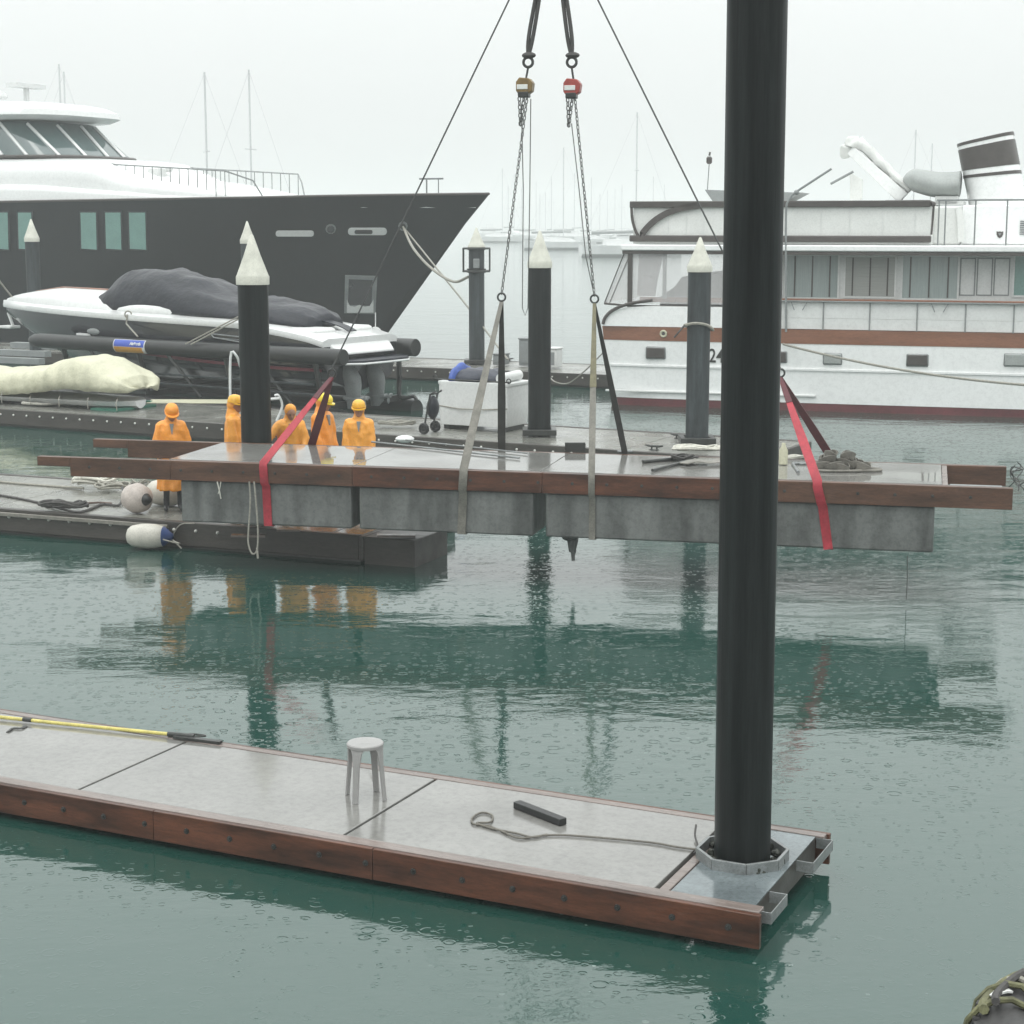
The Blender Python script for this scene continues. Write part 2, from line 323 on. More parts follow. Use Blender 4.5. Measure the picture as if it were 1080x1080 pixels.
# ================================================================== WATER AND AIR
def water_mat():
    m = bpy.data.materials.new('sea_water'); m.use_nodes = True; n = m.node_tree.nodes; l = m.node_tree.links
    b = n["Principled BSDF"]; b.inputs["Base Color"].default_value = (.010, .047, .037, 1); b.inputs["Roughness"].default_value = .05
    b.inputs["IOR"].default_value = 1.75; b.inputs["Specular IOR Level"].default_value = .5
    tc = n.new("ShaderNodeTexCoord")
    def nz(scale, st, det=3, dist=0):
        mp = n.new("ShaderNodeMapping"); mp.inputs["Scale"].default_value = st; mp.inputs["Rotation"].default_value = (0, 0, R(-20)); l.new(tc.outputs["Object"], mp.inputs[0])
        x = n.new("ShaderNodeTexNoise"); x.inputs["Scale"].default_value = scale; x.inputs["Detail"].default_value = det; x.inputs["Distortion"].default_value = dist
        l.new(mp.outputs[0], x.inputs["Vector"]); return x.outputs[0]
    def mth(op, a, c):
        x = n.new("ShaderNodeMath"); x.operation = op
        for i, q in enumerate((a, c)):
            if isinstance(q, (int, float)): x.inputs[i].default_value = q
            else: l.new(q, x.inputs[i])
        return x.outputs[0]
    patch = n.new("ShaderNodeMapRange"); patch.inputs[1].default_value = .38; patch.inputs[2].default_value = .62; patch.inputs[3].default_value = .35; patch.inputs[4].default_value = 1.25
    l.new(nz(.22, (1, 1.6, 1), 3, .6), patch.inputs[0])
    big = mth('MULTIPLY', nz(1.0, (.7, 1.6, 1), 2, .4), .013)
    med = mth('MULTIPLY', nz(4.2, (.8, 1.5, 1), 3, .3), .0033)
    fin = mth('MULTIPLY', nz(15, (.9, 1.3, 1), 3), .0013)
    h = mth('MULTIPLY', mth('ADD', mth('ADD', big, med), fin), patch.outputs[0])
    # raindrop rings: two cells layers, each ring with its own radius
    for sc_, amp in ((5.1, .0010), (8.3, .0007)):
        vo = n.new("ShaderNodeTexVoronoi"); vo.voronoi_dimensions = '2D'; vo.inputs["Scale"].default_value = sc_; l.new(tc.outputs["Object"], vo.inputs["Vector"])
        sp = n.new("ShaderNodeSeparateColor"); l.new(vo.outputs["Color"], sp.inputs[0])
        rad = mth('MULTIPLY', sp.outputs[0], .30)
        dd = mth('ABSOLUTE', mth('SUBTRACT', vo.outputs["Distance"], rad), 0)
        rg = n.new("ShaderNodeMapRange"); rg.interpolation_type = 'SMOOTHSTEP'; rg.inputs[1].default_value = .0; rg.inputs[2].default_value = .075; rg.inputs[3].default_value = 1; rg.inputs[4].default_value = 0
        l.new(dd, rg.inputs[0])
        on = mth('GREATER_THAN', sp.outputs[1], .45)
        h = mth('ADD', h, mth('MULTIPLY', mth('MULTIPLY', rg.outputs[0], on), amp))
    # splash crowns and bubbles where drops have just landed
    vf = n.new("ShaderNodeTexVoronoi"); vf.voronoi_dimensions = '2D'; vf.inputs["Scale"].default_value = 4.6; vf.inputs["Randomness"].default_value = 1; mf = n.new("ShaderNodeMapping"); mf.inputs["Location"].default_value = (3.3, 1.7, 0); l.new(tc.outputs["Object"], mf.inputs[0]); l.new(mf.outputs[0], vf.inputs["Vector"])
    sf = n.new("ShaderNodeSeparateColor"); l.new(vf.outputs["Color"], sf.inputs[0])
    wn = mth('MULTIPLY', nz(26, (1, 1, 1), 2), .10)
    dotm = mth('LESS_THAN', mth('ADD', vf.outputs["Distance"], wn), mth('ADD', mth('MULTIPLY', sf.outputs[0], .12), .03)); onf = mth('GREATER_THAN', sf.outputs[1], .62)
    clu = n.new('ShaderNodeMapRange'); clu.inputs[1].default_value = .48; clu.inputs[2].default_value = .62; clu.inputs[3].default_value = 0; clu.inputs[4].default_value = .24; l.new(nz(.3, (1, 1, 1), 2), clu.inputs[0])
    fm = mth('MULTIPLY', mth('MULTIPLY', dotm, onf), clu.outputs[0])
    cm_ = n.new("ShaderNodeMix"); cm_.data_type = 'RGBA'; cm_.inputs[6].default_value = (.010, .047, .037, 1); cm_.inputs[7].default_value = (.42, .47, .45, 1); l.new(fm, cm_.inputs[0]); l.new(cm_.outputs[2], b.inputs["Base Color"])
    bp = n.new("ShaderNodeBump"); bp.inputs["Strength"].default_value = 1; bp.inputs["Distance"].default_value = 1
    l.new(h, bp.inputs["Height"]); l.new(bp.outputs[0], b.inputs["Normal"])
    return m
mb = MB()
xs = [-1400, -300, -60, -20, 0, 20, 60, 300, 1400]; ys = [-60, -10, 10, 30, 60, 120, 300, 700, 1500]
mb.add([(x, y, 0) for y in ys for x in xs], [(j * 9 + i, j * 9 + i + 1, (j + 1) * 9 + i + 1, (j + 1) * 9 + i) for j in range(8) for i in range(8)])
props(obj('water', mb, water_mat()), 'green harbour water dimpled by rain', None, None, 'structure')
hz = bpy.data.materials.new('rain_haze'); hz.use_nodes = True; hn = hz.node_tree; hn.nodes.clear()
ho = hn.nodes.new("ShaderNodeOutputMaterial"); hv = hn.nodes.new("ShaderNodeVolumePrincipled")
hv.inputs["Density"].default_value = .0014; hv.inputs["Color"].default_value = (.97, .985, .98, 1); hv.inputs["Anisotropy"].default_value = 0
hn.links.new(hv.outputs[0], ho.inputs["Volume"])
props(obj('haze', MB().box(-1450, 1450, -80, 1550, -13, 30), hz), 'thin rain haze over the harbour', None, None, 'stuff')
# ================================================================== PILES
def pile(name, px, r, base_y, tip_z, cap_h, label, m='pile', collar=None, x=None, tilt=0, group=None):
    X = V(px, 400, base_y).x if x is None else x
    t = empty(name, (X, base_y, 0), label=label, cat='pile', group=group)
    if tilt: t.rotation_euler = (0, tilt, 0)
    zc = tip_z - cap_h
    obj('shaft', MB().lathe([(r, -11), (r, .5), (r * 1.004, 1.2), (r, zc)], n=48), M[m], t)
    obj('cone_cap', MB().lathe([(r * 1.09, zc - .10), (r * 1.10, zc + .02), (r * 1.03, zc + .05), (r * .55, zc + cap_h * .52), (r * .12, zc + cap_h * .97), (.005, zc + cap_h)], n=32), M['cone'], t)
    return t
near = Frame(1.687, 11.244, .904, -.4275)
pw = near.world(-.445, .95, 0)
big = pile('foreground_pile', 0, .205, pw.y, 8.6, .7, 'tall thick black pile rising through the near dock end', x=pw.x, tilt=R(-.25))
p = V(269, 247, 27); pile('dock_pile', 269, .232, 27.0, 4.73, .66, 'black pile with white cone tip beside the raincoated men', group='cone topped piles')
P570 = pile('dock_pile', 569, .24, 37.35, V(568, 243, 37.3).z, .68, 'black pile with white cone tip between the two middle slings', group='cone topped piles')
P737 = pile('dock_pile', 736, .235, 35.9, V(737, 250, 35.9).z, .60, 'worn grey pile in front of the white yacht stern', m='pilegrey', group='cone topped piles')
P503 = pile('dock_pile', 503, .25, 56.6, V(502, 240, 56.6).z, .60, 'grey pile with a metal lamp cage near the dark bow', m='pilegrey', group='cone topped piles')
pile('dock_pile', 40, .22, 57, V(40, 231, 57).z, .62, 'far pile with white cone before the green cabin windows', m='pilegrey', group='cone topped piles')
pile('dock_pile', 264.5, .22, 57, V(264, 233, 57).z, .62, 'far cone tipped pile peeking out above the nearer black pile', m='pilegrey', group='cone topped piles')
# square foot collars of the piles that go through docks
for P, rr, nm in ((P570, .36, 'foot_collar'), (P737, .36, 'foot_collar'), (P503, .4, 'foot_collar')):
    obj(nm, MB().box(-rr, rr, -rr, -.25, .44, .56).box(-rr, rr, .25, rr, .44, .56).box(-rr, -.25, -.25, .25, .44, .56).box(.25, rr, -.25, .25, .44, .56), M['darkmetal'], P, bevel=.01)
# lamp cage
g = MB(); z1 = P503.children[0] and V(502, 262, 56.6).z; z0 = V(502, 286, 56.6).z
for sx_ in (-.42, .42):
    for sy_ in (-.3, .3): g.tube([(sx_, sy_, z0), (sx_, sy_, z1)], .025, 6)
for zz in (z0, z1): g.tube([(-.42, -.3, zz), (.42, -.3, zz), (.42, .3, zz), (-.42, .3, zz), (-.42, -.3, zz)], .03, 6)
g.lathe([(.3, z0 - .05), (.31, z0 + .08)], n=20).lathe([(.29, z1 - .05), (.29, z1 + .04)], n=20)
obj('lamp_cage', g, M['darkmetal'], P503)
obj('lamp_box', MB().box(-.1, .1, -.36, -.25, z0 + .1, z0 + .4), M['grey'], P503, bevel=.02)
# ================================================================== NEAR DOCK
nd = fempty('floating_dock', near, label='near floating dock with pale wet deck and red timber edge', cat='dock')
ZT = .30; LX = -13.3; WD = 1.717
joints = [LX, -9.56, -5.87, -3.34, -.807]
for i in range(4):
    a, b = joints[i] + .014, joints[i + 1] - .014
    obj('deck_panel', MB().box(a, b, .125, WD - .09, ZT - .06, ZT), M['deck'], nd, bevel=.006)
obj('joint_strip', MB().box(LX, -.82, .12, WD - .085, ZT - .2, ZT - .066), M['joint'], nd)
obj('edge_cap', MB().box(LX, -.02, 0.0, .118, ZT - .03, ZT + .004), M['paledge'], nd, bevel=.006)
obj('edge_cap', MB().box(LX, -.02, WD - .083, WD, ZT - .03, ZT + .004), M['paledge'], nd, bevel=.006)
for a, b in ((LX, -8.9), (-8.895, -5.0), (-4.995, -3.0), (-2.995, 0)):
    obj('fascia_board', MB().box(a, b, -.045, -.002, ZT - .245, ZT - .003), M['redwood'], nd, bevel=.005)
obj('fascia_board', MB().box(LX, 0, WD + .002, WD + .045, ZT - .245, ZT - .003), M['redwood'], nd, bevel=.005)
x = -.22
while x > -9.5:
    q = MB().lathe([(.024, 0), (.024, -.006), (.013, -.008), (.013, -.02)], c=(x, -.046, ZT - .12), n=10, axis='y'); obj('bolt', q, M['darkmetal'], nd); x -= .405
obj('float_box', MB().box(LX, -1.5, .25, WD - .2, -.5, ZT - .15), M['joint'], nd)
# end bay: plate, beams, pile collar, brackets
obj('cross_beam', MB().box(-.79, -.715, .12, WD - .09, ZT - .12, ZT - .006), M['paledge'], nd, bevel=.006)
n = 8; cx, cy = -.445, .95
hole = [(cx + .33 * math.cos(2 * math.pi * (k + .5) / n), cy + .33 * math.sin(2 * math.pi * (k + .5) / n)) for k in range(n)]
# plate with an octagonal hole
pm = MB(); x0, x1, y0, y1 = -.70, -.085, .122, WD - .087
outer = []
for hx, hy in hole:
    dx, dy = hx - cx, hy - cy; t = min((x1 - cx) / dx if dx > 0 else (x0 - cx) / dx if dx < 0 else 9, (y1 - cy) / dy if dy > 0 else (y0 - cy) / dy if dy < 0 else 9); outer.append((cx + dx * t, cy + dy * t))
ring_o = []; ring_i = []
corners = [(x1, y1), (x0, y1), (x0, y0), (x1, y0)]
plate_z = ZT - .004
pv = [(x, y, plate_z) for x, y in hole] 
hole2 = [(min(max(x, x0 + .004), x1 - .004), y) for x, y in hole]
for a in range(n):
    b = (a + 1) % n; poly = [hole2[a], hole2[b]]
    def proj(h):
        dx, dy = h[0] - cx, h[1] - cy
        tx = ((x1 if dx > 0 else x0) - cx) / dx; ty = ((y1 if dy > 0 else y0) - cy) / dy; t = min(tx, ty)
        return (cx + dx * t, cy + dy * t), tx < ty
    (pa, ta), (pb, tb) = proj(hole[a]), proj(hole[b])
    poly.append(pb)
    if ta != tb:
        mxp = (pa if ta else pb)[0]; myp = (pb if ta else pa)[1]; poly.append((mxp, myp))
    poly.append(pa)
    pm.slab(poly[::-1], plate_z - .008, plate_z)
obj('end_plate', pm, M['plate'], nd, ang=30)
cm = MB()
for a in range(n):
    b = (a + 1) % n; p0, p1 = Vector((*hole[a], 0)), Vector((*hole[b], 0)); d = (p1 - p0).normalized(); nn = Vector((d.y, -d.x, 0)) * .012
    cm.add([p0 - nn + Vector((0, 0, z)) for z in (ZT - .05, ZT + .075)] + [p1 - nn + Vector((0, 0, z)) for z in (ZT - .05, ZT + .075)] + [p0 + nn + Vector((0, 0, z)) for z in (ZT - .05, ZT + .075)] + [p1 + nn + Vector((0, 0, z)) for z in (ZT - .05, ZT + .075)],
           [(0, 1, 3, 2), (4, 6, 7, 5), (1, 5, 7, 3), (0, 2, 6, 4), (0, 4, 5, 1), (2, 3, 7, 6)])
obj('pile_collar', cm, M['steel'], nd, bevel=.003)
wd = MB(); rnd = random.Random(3)
for k in range(90):
    a = rnd.random() * 6.28; rr = rnd.uniform(.215, .30); wd.ell((cx + rr * math.cos(a), cy + rr * math.sin(a), ZT + rnd.uniform(-.06, .03)), (.028, .028, .03 * rnd.uniform(.5, 1.4)), 7, 5)
obj('weed_fringe', wd, M['weed'], nd)
for ya, yb in ((.06, .44), (1.10, 1.64)):
    b = MB(); b.box(-.08, .05, ya, ya + .008, ZT - .095, ZT - .012).box(-.08, .05, yb - .008, yb, ZT - .095, ZT - .012).box(.042, .05, ya + .009, yb - .009, ZT - .095, ZT - .012)
    obj('end_bracket', b, M['steel'], nd, bevel=.002)
obj('end_beam', MB().box(-.14, -.085, .12, WD - .09, ZT - .2, ZT - .015), M['darkwood'], nd)
# ---- things on the near dock
def stool(px, py):
    p = W(px, py, ZT + .002); t = empty('plastic_stool', p, R(20), label='grey white round plastic stool standing on the near dock', cat='stool')
    h = .465
    obj('seat', MB().lathe([(.142, h - .035), (.15, h - .03), (.15, h - .008), (.142, h), (.05, h - .002), (.03, h - .006), (.001, h - .006)], n=36), M['plastic'], t)
    for k in range(4):
        a = R(45 + 90 * k); ca, sa = math.cos(a), math.sin(a); g = MB(); rings = []
        for z, rr, wdt in ((0, .178, .05), (.15, .163, .052), (.30, .149, .056), (h - .06, .138, .085), (h - .028, .13, .13)):
            o_ = Vector((ca * rr, sa * rr, z)); tt = Vector((-sa, ca, 0)); nn = Vector((ca, sa, 0))
            rings.append([o_ - tt * wdt / 2 - nn * .012, o_ - tt * wdt / 2 + nn * .002, o_ + nn * .008, o_ + tt * wdt / 2 + nn * .002, o_ + tt * wdt / 2 - nn * .012])
        obj('leg', g.loft(rings), M['plastic'], t, ang=50)
stool(386, 841)
def at_near(px, py, dz=0): return W(px, py, ZT + dz)
# yellow boat pole
a, b = at_near(-60, 750, .03), at_near(205, 777, .03); d = (b - a).normalized()
t = empty('boat_pole', a, label='yellow telescopic pole with dark tip on the near dock', cat='pole')
obj('pole', MB().tube([(0, 0, 0), (b - a) * .5 + Vector((0, 0, -.004)), (b - a) * .93], .017, 10), M['yellow'], t)
for f in (.33,): obj('grip_ring', MB().tube([(b - a) * f, (b - a) * (f + .035)], .021, 10), M['darkmetal'], t)
obj('tip', MB().tube([(b - a) * .90, (b - a) * 1.0], .024, 10), M['darkmetal'], t)
obj('pole_hook', MB().tube(spline([(b - a) * 1.0, (b - a) * 1.03 + Vector((.02, .05, 0)), (b - a) * 1.0 + Vector((.0, .08, 0)), (b - a) * .97 + Vector((0, .06, 0))], 5), .009, 6), M['darkmetal'], t)
a, b = at_near(184, 777, .02), at_near(233, 783, .02)
solo('flat_bar', MB().strap([a, b], (0, 1, 0), .055, .012), M['darkmetal'], a, 'short dark flat bar next to the yellow pole tip', 'bar')
a, b = at_near(545, 848, .03), at_near(594, 867, .03)
solo('rubber_block', MB().strap([a, b], (b - a).cross(Vector((0, 0, 1))), .075, .028), M['rubber'], a, 'small black rubber bar lying alone on the near deck', 'bar', bevel=.006)
pts = [at_near(*q, .012) for q in ((735, 896), (712, 893), (690, 889), (650, 885), (600, 881), (575, 881), (548, 884), (530, 877), (515, 871), (500, 869), (498, 863), (508, 857), (519, 860), (517, 867), (503, 868), (520, 874), (545, 879), (562, 883), (577, 880))]
solo('mooring_rope', MB().tube(spline(pts, 6), .0085, 7), M['ropemid'], pts[0], 'thin rope with an eye loop trailing over the near deck', 'rope')
pts = [at_near(*q, .012) for q in ((732, 900), (736, 893), (733, 884), (734, 878))]; pts[-1] = pts[-1] + Vector((0, 0, .06)); pts[-2] = pts[-2] + Vector((0, 0, .02))
solo('rope_end', MB().tube(spline(pts, 5), .008, 6), M['ropedark'], pts[0], 'short stub of dark rope sticking up beside the pile collar', 'rope')
g = MB().strap(spline([at_near(8, 772, .006), at_near(14, 768, .01), at_near(22, 768, .012), at_near(28, 766, .006)], 5), (0, 1, 0), .03, .004)
solo('rag_scrap', g, M['strapblack'], at_near(8, 772), 'scrap of dark strap on the left of the near deck', 'scrap')
# ================================================================== HANGING DOCK
Hf = Frame(6.35, 21.98, .9731, -.2302)
HT = 1.58; HW = 2.12
hd = fempty('lifted_dock', Hf, label='pontoon dock hanging in slings above the water', cat='dock')
X = lambda px, py: Hf.pix(px, py, 0).x
xl, xd0, xd1 = X(40, 483), Hf.flat(186, 482, HT).x, X(994, 512)
xf = [(X(190, 530), X(370, 535)), (X(378, 535), X(562, 545)), (X(575, 545), X(985, 560))]
dj = [xd0, Hf.flat(372, 492, HT).x, Hf.flat(566, 500, HT).x, Hf.flat(800, 506, HT).x, xd1]
for i in range(4): obj('deck_panel', MB().box(dj[i] + .006, dj[i + 1] - .006, .10, HW - .10, HT - .05, HT + .006), M['deck'], hd, bevel=.004)
obj('deck_frame', MB().box(xd0 + .03, xd1 - .02, .12, HW - .12, HT - .26, HT - .055), M['joint'], hd)
xs1 = X(75, 495); xm = X(572, 510)
for nm, a, b, m_ in (('fascia_board', xs1, X(180, 490), 'brownwood'), ('fascia_board', X(180, 490) + .004, X(372, 500), 'brownwood'), ('fascia_board', X(372, 500) + .004, xm, 'redwood'), ('fascia_board', xm + .004, X(800, 515), 'redwood'), ('fascia_board', X(800, 515) + .004, 0, 'brownwood')):
    obj(nm, MB().box(a, b, -.03, .09, HT - .275, HT), M[m_], hd, bevel=.006)
obj('beam_tip', MB().box(xl, xs1 - .003, -.03, .09, HT - .135, HT), M['brownwood'], hd, bevel=.006)
xb0, xb1 = Hf.flat(106, 461, HT).x, Hf.flat(146, 461, HT).x
obj('back_beam', MB().box(xb1, .0, HW - .09, HW + .03, HT - .27, HT), M['brownwood'], hd, bevel=.006)
obj('back_beam_tip', MB().box(xb0, xb1 - .003, HW - .09, HW + .03, HT - .13, HT), M['brownwood'], hd, bevel=.006)
for a, b in xf: obj('concrete_float', MB().box(a, b, .03, .86, .70, HT - .28), M['concrete'], hd, bevel=.025)
x = xs1 + .3
while x < -.1:
    obj('bolt', MB().lathe([(.022, 0), (.022, -.006), (.012, -.008), (.012, -.018)], c=(x, -.031, HT - .13), n=8, axis='y'), M['darkmetal'], hd); x += .47
# open right end with a steel channel
obj('end_bracket', MB().box(xd1 + .10, -.12, .32, .42, HT - .12, HT - .03).box(xd1 + .10, -.12, .42, .60, HT - .12, HT - .10), M['steel'], hd, bevel=.004)
obj('end_cross_beam', MB().box(xd1 + .0, xd1 + .07, .10, HW - .10, HT - .24, HT - .004), M['paledge'], hd, bevel=.004)
obj('algae_drip', MB().ell((X(597, 575), .3, .66), (.12, .1, .06), 12, 6).lathe([(.05, -.20), (.07, -.05), (.09, .03)], c=(X(599, 580), .3, .66), n=9).lathe([(.025, -.33), (.03, -.25), (.05, -.18)], c=(X(600, 590), .3, .66), n=7).wob(.02, 20), M['concrete'], hd)
# ropes dangling from it
def hp(px, py, y=0, dy=0): q = Hf.pix(px, py, y); return Hf.world(q.x, y + dy, q.z)
def hdk(px, py, dz=.01): q = W(px, py, HT + dz); return q
pts = [hp(263, 508, -.06), hp(264, 530, -.06), hp(262, 560, -.06), hp(262, 574, -.06), hp(266, 584, -.06), hp(271, 580, -.06), hp(272, 560, -.06), hp(270, 530, -.06), hp(268, 508, -.06)]
t = solo('hanging_rope', MB().tube(spline(pts, 5), .013, 7).tube([hp(271, 578, -.06), hp(272, 589, -.06)], .016, 6), M['rope'], pts[0], 'loop of grey rope dangling beside the left red sling', 'rope')
pts = [hp(957, 586, .02), hp(957, 610, .02), hp(956, 632, .02)]
solo('hanging_line', MB().tube(pts, .006, 6), M['ropedark'], pts[0], 'thin line dangling from the right end of the lifted dock', 'line')
g = MB(); rnd = random.Random(5)
base = hp(1070, 495, .8)
for k in range(5): 
    q = [base + Vector((rnd.uniform(-.03, .12), rnd.uniform(-.2, .2), .05 - .07 * i + rnd.uniform(-.05, .05))) for i in range(5)]; g.tube(spline(q, 4), .007, 5)
solo('frayed_line', g, M['ropedark'], base, 'tangle of frayed line at the right tip of the lifted dock', 'line')
g = MB(); base = hp(332, 512, -.045)
g.tube(spline([hp(229, 508, -.04), hp(231, 516, -.05), hp(233, 526, -.045)], 4), .009, 6).tube(spline([hp(233, 508, -.04), hp(232, 514, -.05), hp(230, 521, -.045)], 4), .006, 6)
solo('snagged_cord', g, M['ropewhite'], hp(229, 508, -.04), 'pale cord snagged on the left concrete float', 'cord')
# ---- things lying on the lifted deck
def rod(a, b, r, m_, label, name='metal_rod', cat='rod', group=None): solo(name, MB().tube([a, b], r, 8), M[m_], a, label, cat, group)
rod(hdk(392, 466, .03), hdk(548, 483, .03), .014, 'steel', 'long thin pale rod on the lifted deck, the nearer of two')
rod(hdk(428, 464, .03), hdk(556, 478, .03), .012, 'steel', 'long thin pale rod on the lifted deck, the farther of two')
rod(hdk(678, 487, .03), hdk(722, 483, .03), .026, 'darkmetal', 'dark steel bar on the lifted deck before the worn pile')
rod(hdk(688, 496, .03), hdk(722, 487, .03), .022, 'darkmetal', 'shorter slanting dark bar near the rope tangle')
a = hdk(718, 486); g = MB()
g.tube([Vector(p) + a for p in coil((0.05, 0, 0), .14, 5, .07, seed=2)], .014, 6)
solo('shackle_pile', g, M['ropedark'], a, 'small dark heap of shackles and line at the bar ends', 'heap')
a = hdk(738, 478); g = MB(); g.tube([Vector(p) + a for p in coil((0, .1, 0), .34, 7, .09, seed=4, sq=.5)], .016, 6)
solo('rope_coil', g, M['ropewhite'], a, 'untidy pale rope coil on the lifted deck by the worn pile', 'rope')
a = hdk(742, 490); g = MB(); rnd = random.Random(8)
g.strap(spline([a + Vector((-.3, -.1, .03)), a + Vector((-.1, .02, .05)), a + Vector((.1, .0, .035)), a + Vector((.32, .16, .05))], 6), (0, 1, 0), .22, .006)
solo('wet_rag', g, M['straptan'], a, 'crumpled grey cloth beneath the dark bars on the lifted deck', 'cloth')
a = hdk(606, 476); g = MB(); g.box(a.x - .14, a.x + .16, a.y - .05, a.y - .04, a.z, a.z + .12).box(a.x - .14, a.x + .16, a.y + .08, a.y + .09, a.z, a.z + .12).box(a.x - .14, a.x + .16, a.y - .038, a.y + .078, a.z, a.z + .012)
solo('steel_channel', g, M['darkmetal'], a, 'small dark steel channel on the far edge of the lifted deck', 'bracket', bevel=.003)
a = hdk(600, 460); 
a = hdk(656, 477); g = MB().torus(a + Vector((0, 0, .015)), .06, .012); g.torus(a + Vector((.1, .03, .015)), .05, .012)
solo('metal_shackle', g, M['steel'], a, 'pair of shackle rings by the black middle sling', 'shackle')
a = hdk(826, 490); g = MB(); g.lathe([(.05, 0), (.062, .01), (.062, .2), (.03, .26), (.026, .30), (.001, .305)], c=a, n=20)
solo('plastic_bottle', g, M['cream'], a, 'cream plastic bottle upright just right of the foreground pile', 'bottle')
a = hdk(838, 486); g = MB(); g.tube([Vector(p) + a for p in coil((0, .1, 0), .15, 4, .05, seed=9, sq=.5)], .012, 6)
solo('rope_heap', g, M['ropewhite'], a, 'little heap of pale rope beside the cream bottle', 'rope')
a, b = hdk(836, 489, .02), hdk(842, 498, .02); g = MB().tube([a, b], .02, 8).tube([a, a + Vector((.09, .03, .0))], .022, 8).torus(a + Vector((.14, .02, .0)), .05, .018)
solo('ratchet_tool', g, M['steel'], a, 'small metal tool between the bottle and the right red sling', 'tool')
# grey slings in a heap
a = hdk(893, 497); g = MB(); rnd = random.Random(12)
for k, (dx, dy, dz_, rr) in enumerate(((-.30, .08, .06, .15), (-.17, .0, .07, .13), (0.02, .1, .1, .14), (.15, .06, .07, .12), (-.25, .10, .14, .11), (.02, .05, .2, .09), (-.08, -.03, .05, .12), (.22, -.02, .05, .1), (-.2, .12, .2, .08))):
    pts = []; ax = rnd.uniform(0, 3.1)
    for i in range(26):
        t_ = i / 25 * 2 * math.pi * 1.4
        q = Vector((rr * math.cos(t_ + ax) * (1.1 - .012 * i), .7 * rr * math.sin(t_ + ax), .03 * math.sin(t_ * 2 + ax)))
        pts.append(a + Vector((dx, dy, dz_)) + q)
    g.strap(pts, (rnd.uniform(-.3, .3), -.35, 1), .10, .005)
pts = [a + Vector((.30 + .17 * math.cos(u), .02 + .1 * math.sin(u), .02)) for u in [i * .35 for i in range(19)]]; g.tube(pts, .022, 6)
pts = [a + Vector((-.1 + .36 * math.cos(u), -.0 + .12 * math.sin(u), .02)) for u in [i * .35 for i in range(19)]]; g.tube(pts, .02, 6)
solo('sling_heap', g, M['straptan'], a, 'heap of grey webbing slings on the right of the lifted deck', 'sling')
# ================================================================== LIFTING RIG
YM = HW / 2
def rp_(px, py): q = Hf.pix(px, py, YM); return Vector((q.x, YM, q.z))
hook = rp_(583, -96)
rig = fempty('crane_hook', Hf, label='steel crane hook block above the lifting wires', cat='hook')
obj('hook_block', MB().box(hook.x - .16, hook.x + .16, YM - .1, YM + .1, hook.z + .12, hook.z + .6).torus((hook.x, YM, hook.z), .11, .04, 'y', 20, 8, (R(-200), R(60))).tube([(hook.x, YM, hook.z + .06), (hook.x, YM, hook.z + .14)], .04), M['darkmetal'], rig, bevel=.01)
obj('hoist_cable', MB().tube([(hook.x - .06, YM, hook.z + .6), (hook.x - .06, YM, 24)], .012, 6).tube([(hook.x + .06, YM, hook.z + .6), (hook.x + .06, YM, 24)], .012, 6), M['wire'], rig)
def sling(name, apex, xf_, xb_, label, mf, mb_, dxb=0, sleeve=False, dark=False, wire=True, wid=.09, wtop=None, group='lifting slings under the dock'):
    t = fempty(name, Hf, label=label, cat='sling', group=group)
    n_ = 8; e = .012
    front = [apex.lerp(Vector((xf_, -.045, HT + e)), i / n_) for i in range(n_ + 1)] + [Vector((xf_, -.047, HT - .05)), Vector((xf_ + dxb * .35, -.047, HT - .27)), Vector((xf_ + dxb * .45, .012, HT - .32)), Vector((xf_ + dxb, .012, .695)), Vector((xf_ + dxb, .05, .688)), Vector((xf_ + dxb, .82, .688)), Vector((xf_ * .5 + xb_ * .5, 1.0, .72)), Vector((xb_, HW - .2, HT - .3))]
    back = [apex.lerp(Vector((xb_, HW + .045, HT + e)), i / n_) for i in range(n_ + 1)] + [Vector((xb_, HW + .047, HT - .05)), Vector((xb_, HW + .047, HT - .27)), Vector((xb_, HW - .1, HT - .29))]
    w1 = [wid * min(1, .45 + i * .11) for i in range(len(front))]
    obj('front_strap', MB().strap(front, (1, 0, 0), w1, .006), M[mf], t, ang=60)
    obj('back_strap', MB().strap(back, (1, 0, 0), [wid * min(1, .45 + i * .11) for i in range(len(back))], .006), M[mb_], t, ang=60)
    if dark: obj('choker_hitch', MB().strap(front[:3], (1, 0, 0), [.05, .07, .085], .014), M['strapdark'], t, ang=60)
    if sleeve: obj('yellow_sleeve', MB().strap(front[:5], (1, 0, 0), [w_ * 1.15 for w_ in w1[:5]], .012), M['strapyel'], t, ang=60)
    obj('lifting_ring', MB().torus(apex + Vector((0, 0, .06)), .055, .014, 'y'), M['darkmetal'], t)
    return t
def xfront(px, py): return Hf.pix(px, py, -.04).x
def xback(px, py): return Hf.pix(px, py, HW + .04).x
aL, aR = rp_(350, 398), rp_(823, 398); a1, a2 = rp_(529, 318), rp_(627, 320)
sling('lifting_sling', aL, xfront(278, 500), xback(329, 470), 'red sling pair under the left end of the lifted dock', 'strapred', 'strapdark', dxb=.03, wid=.12, dark=True)
sling('lifting_sling', aR, xfront(862, 515), xback(878, 478), 'red sling pair under the right end of the lifted dock', 'strapred', 'strapdark', dxb=.16, wid=.12, dark=True)
sling('lifting_sling', a1, xfront(489, 500), xback(529, 474), 'grey and black sling left of the black cone pile', 'straptan', 'strapblack', dxb=-.05, wid=.115)
sling('lifting_sling', a2, xfront(624, 505), xback(659, 478), 'yellowish and black sling before the white yacht stern', 'straptan', 'strapblack', wid=.088, sleeve=True)
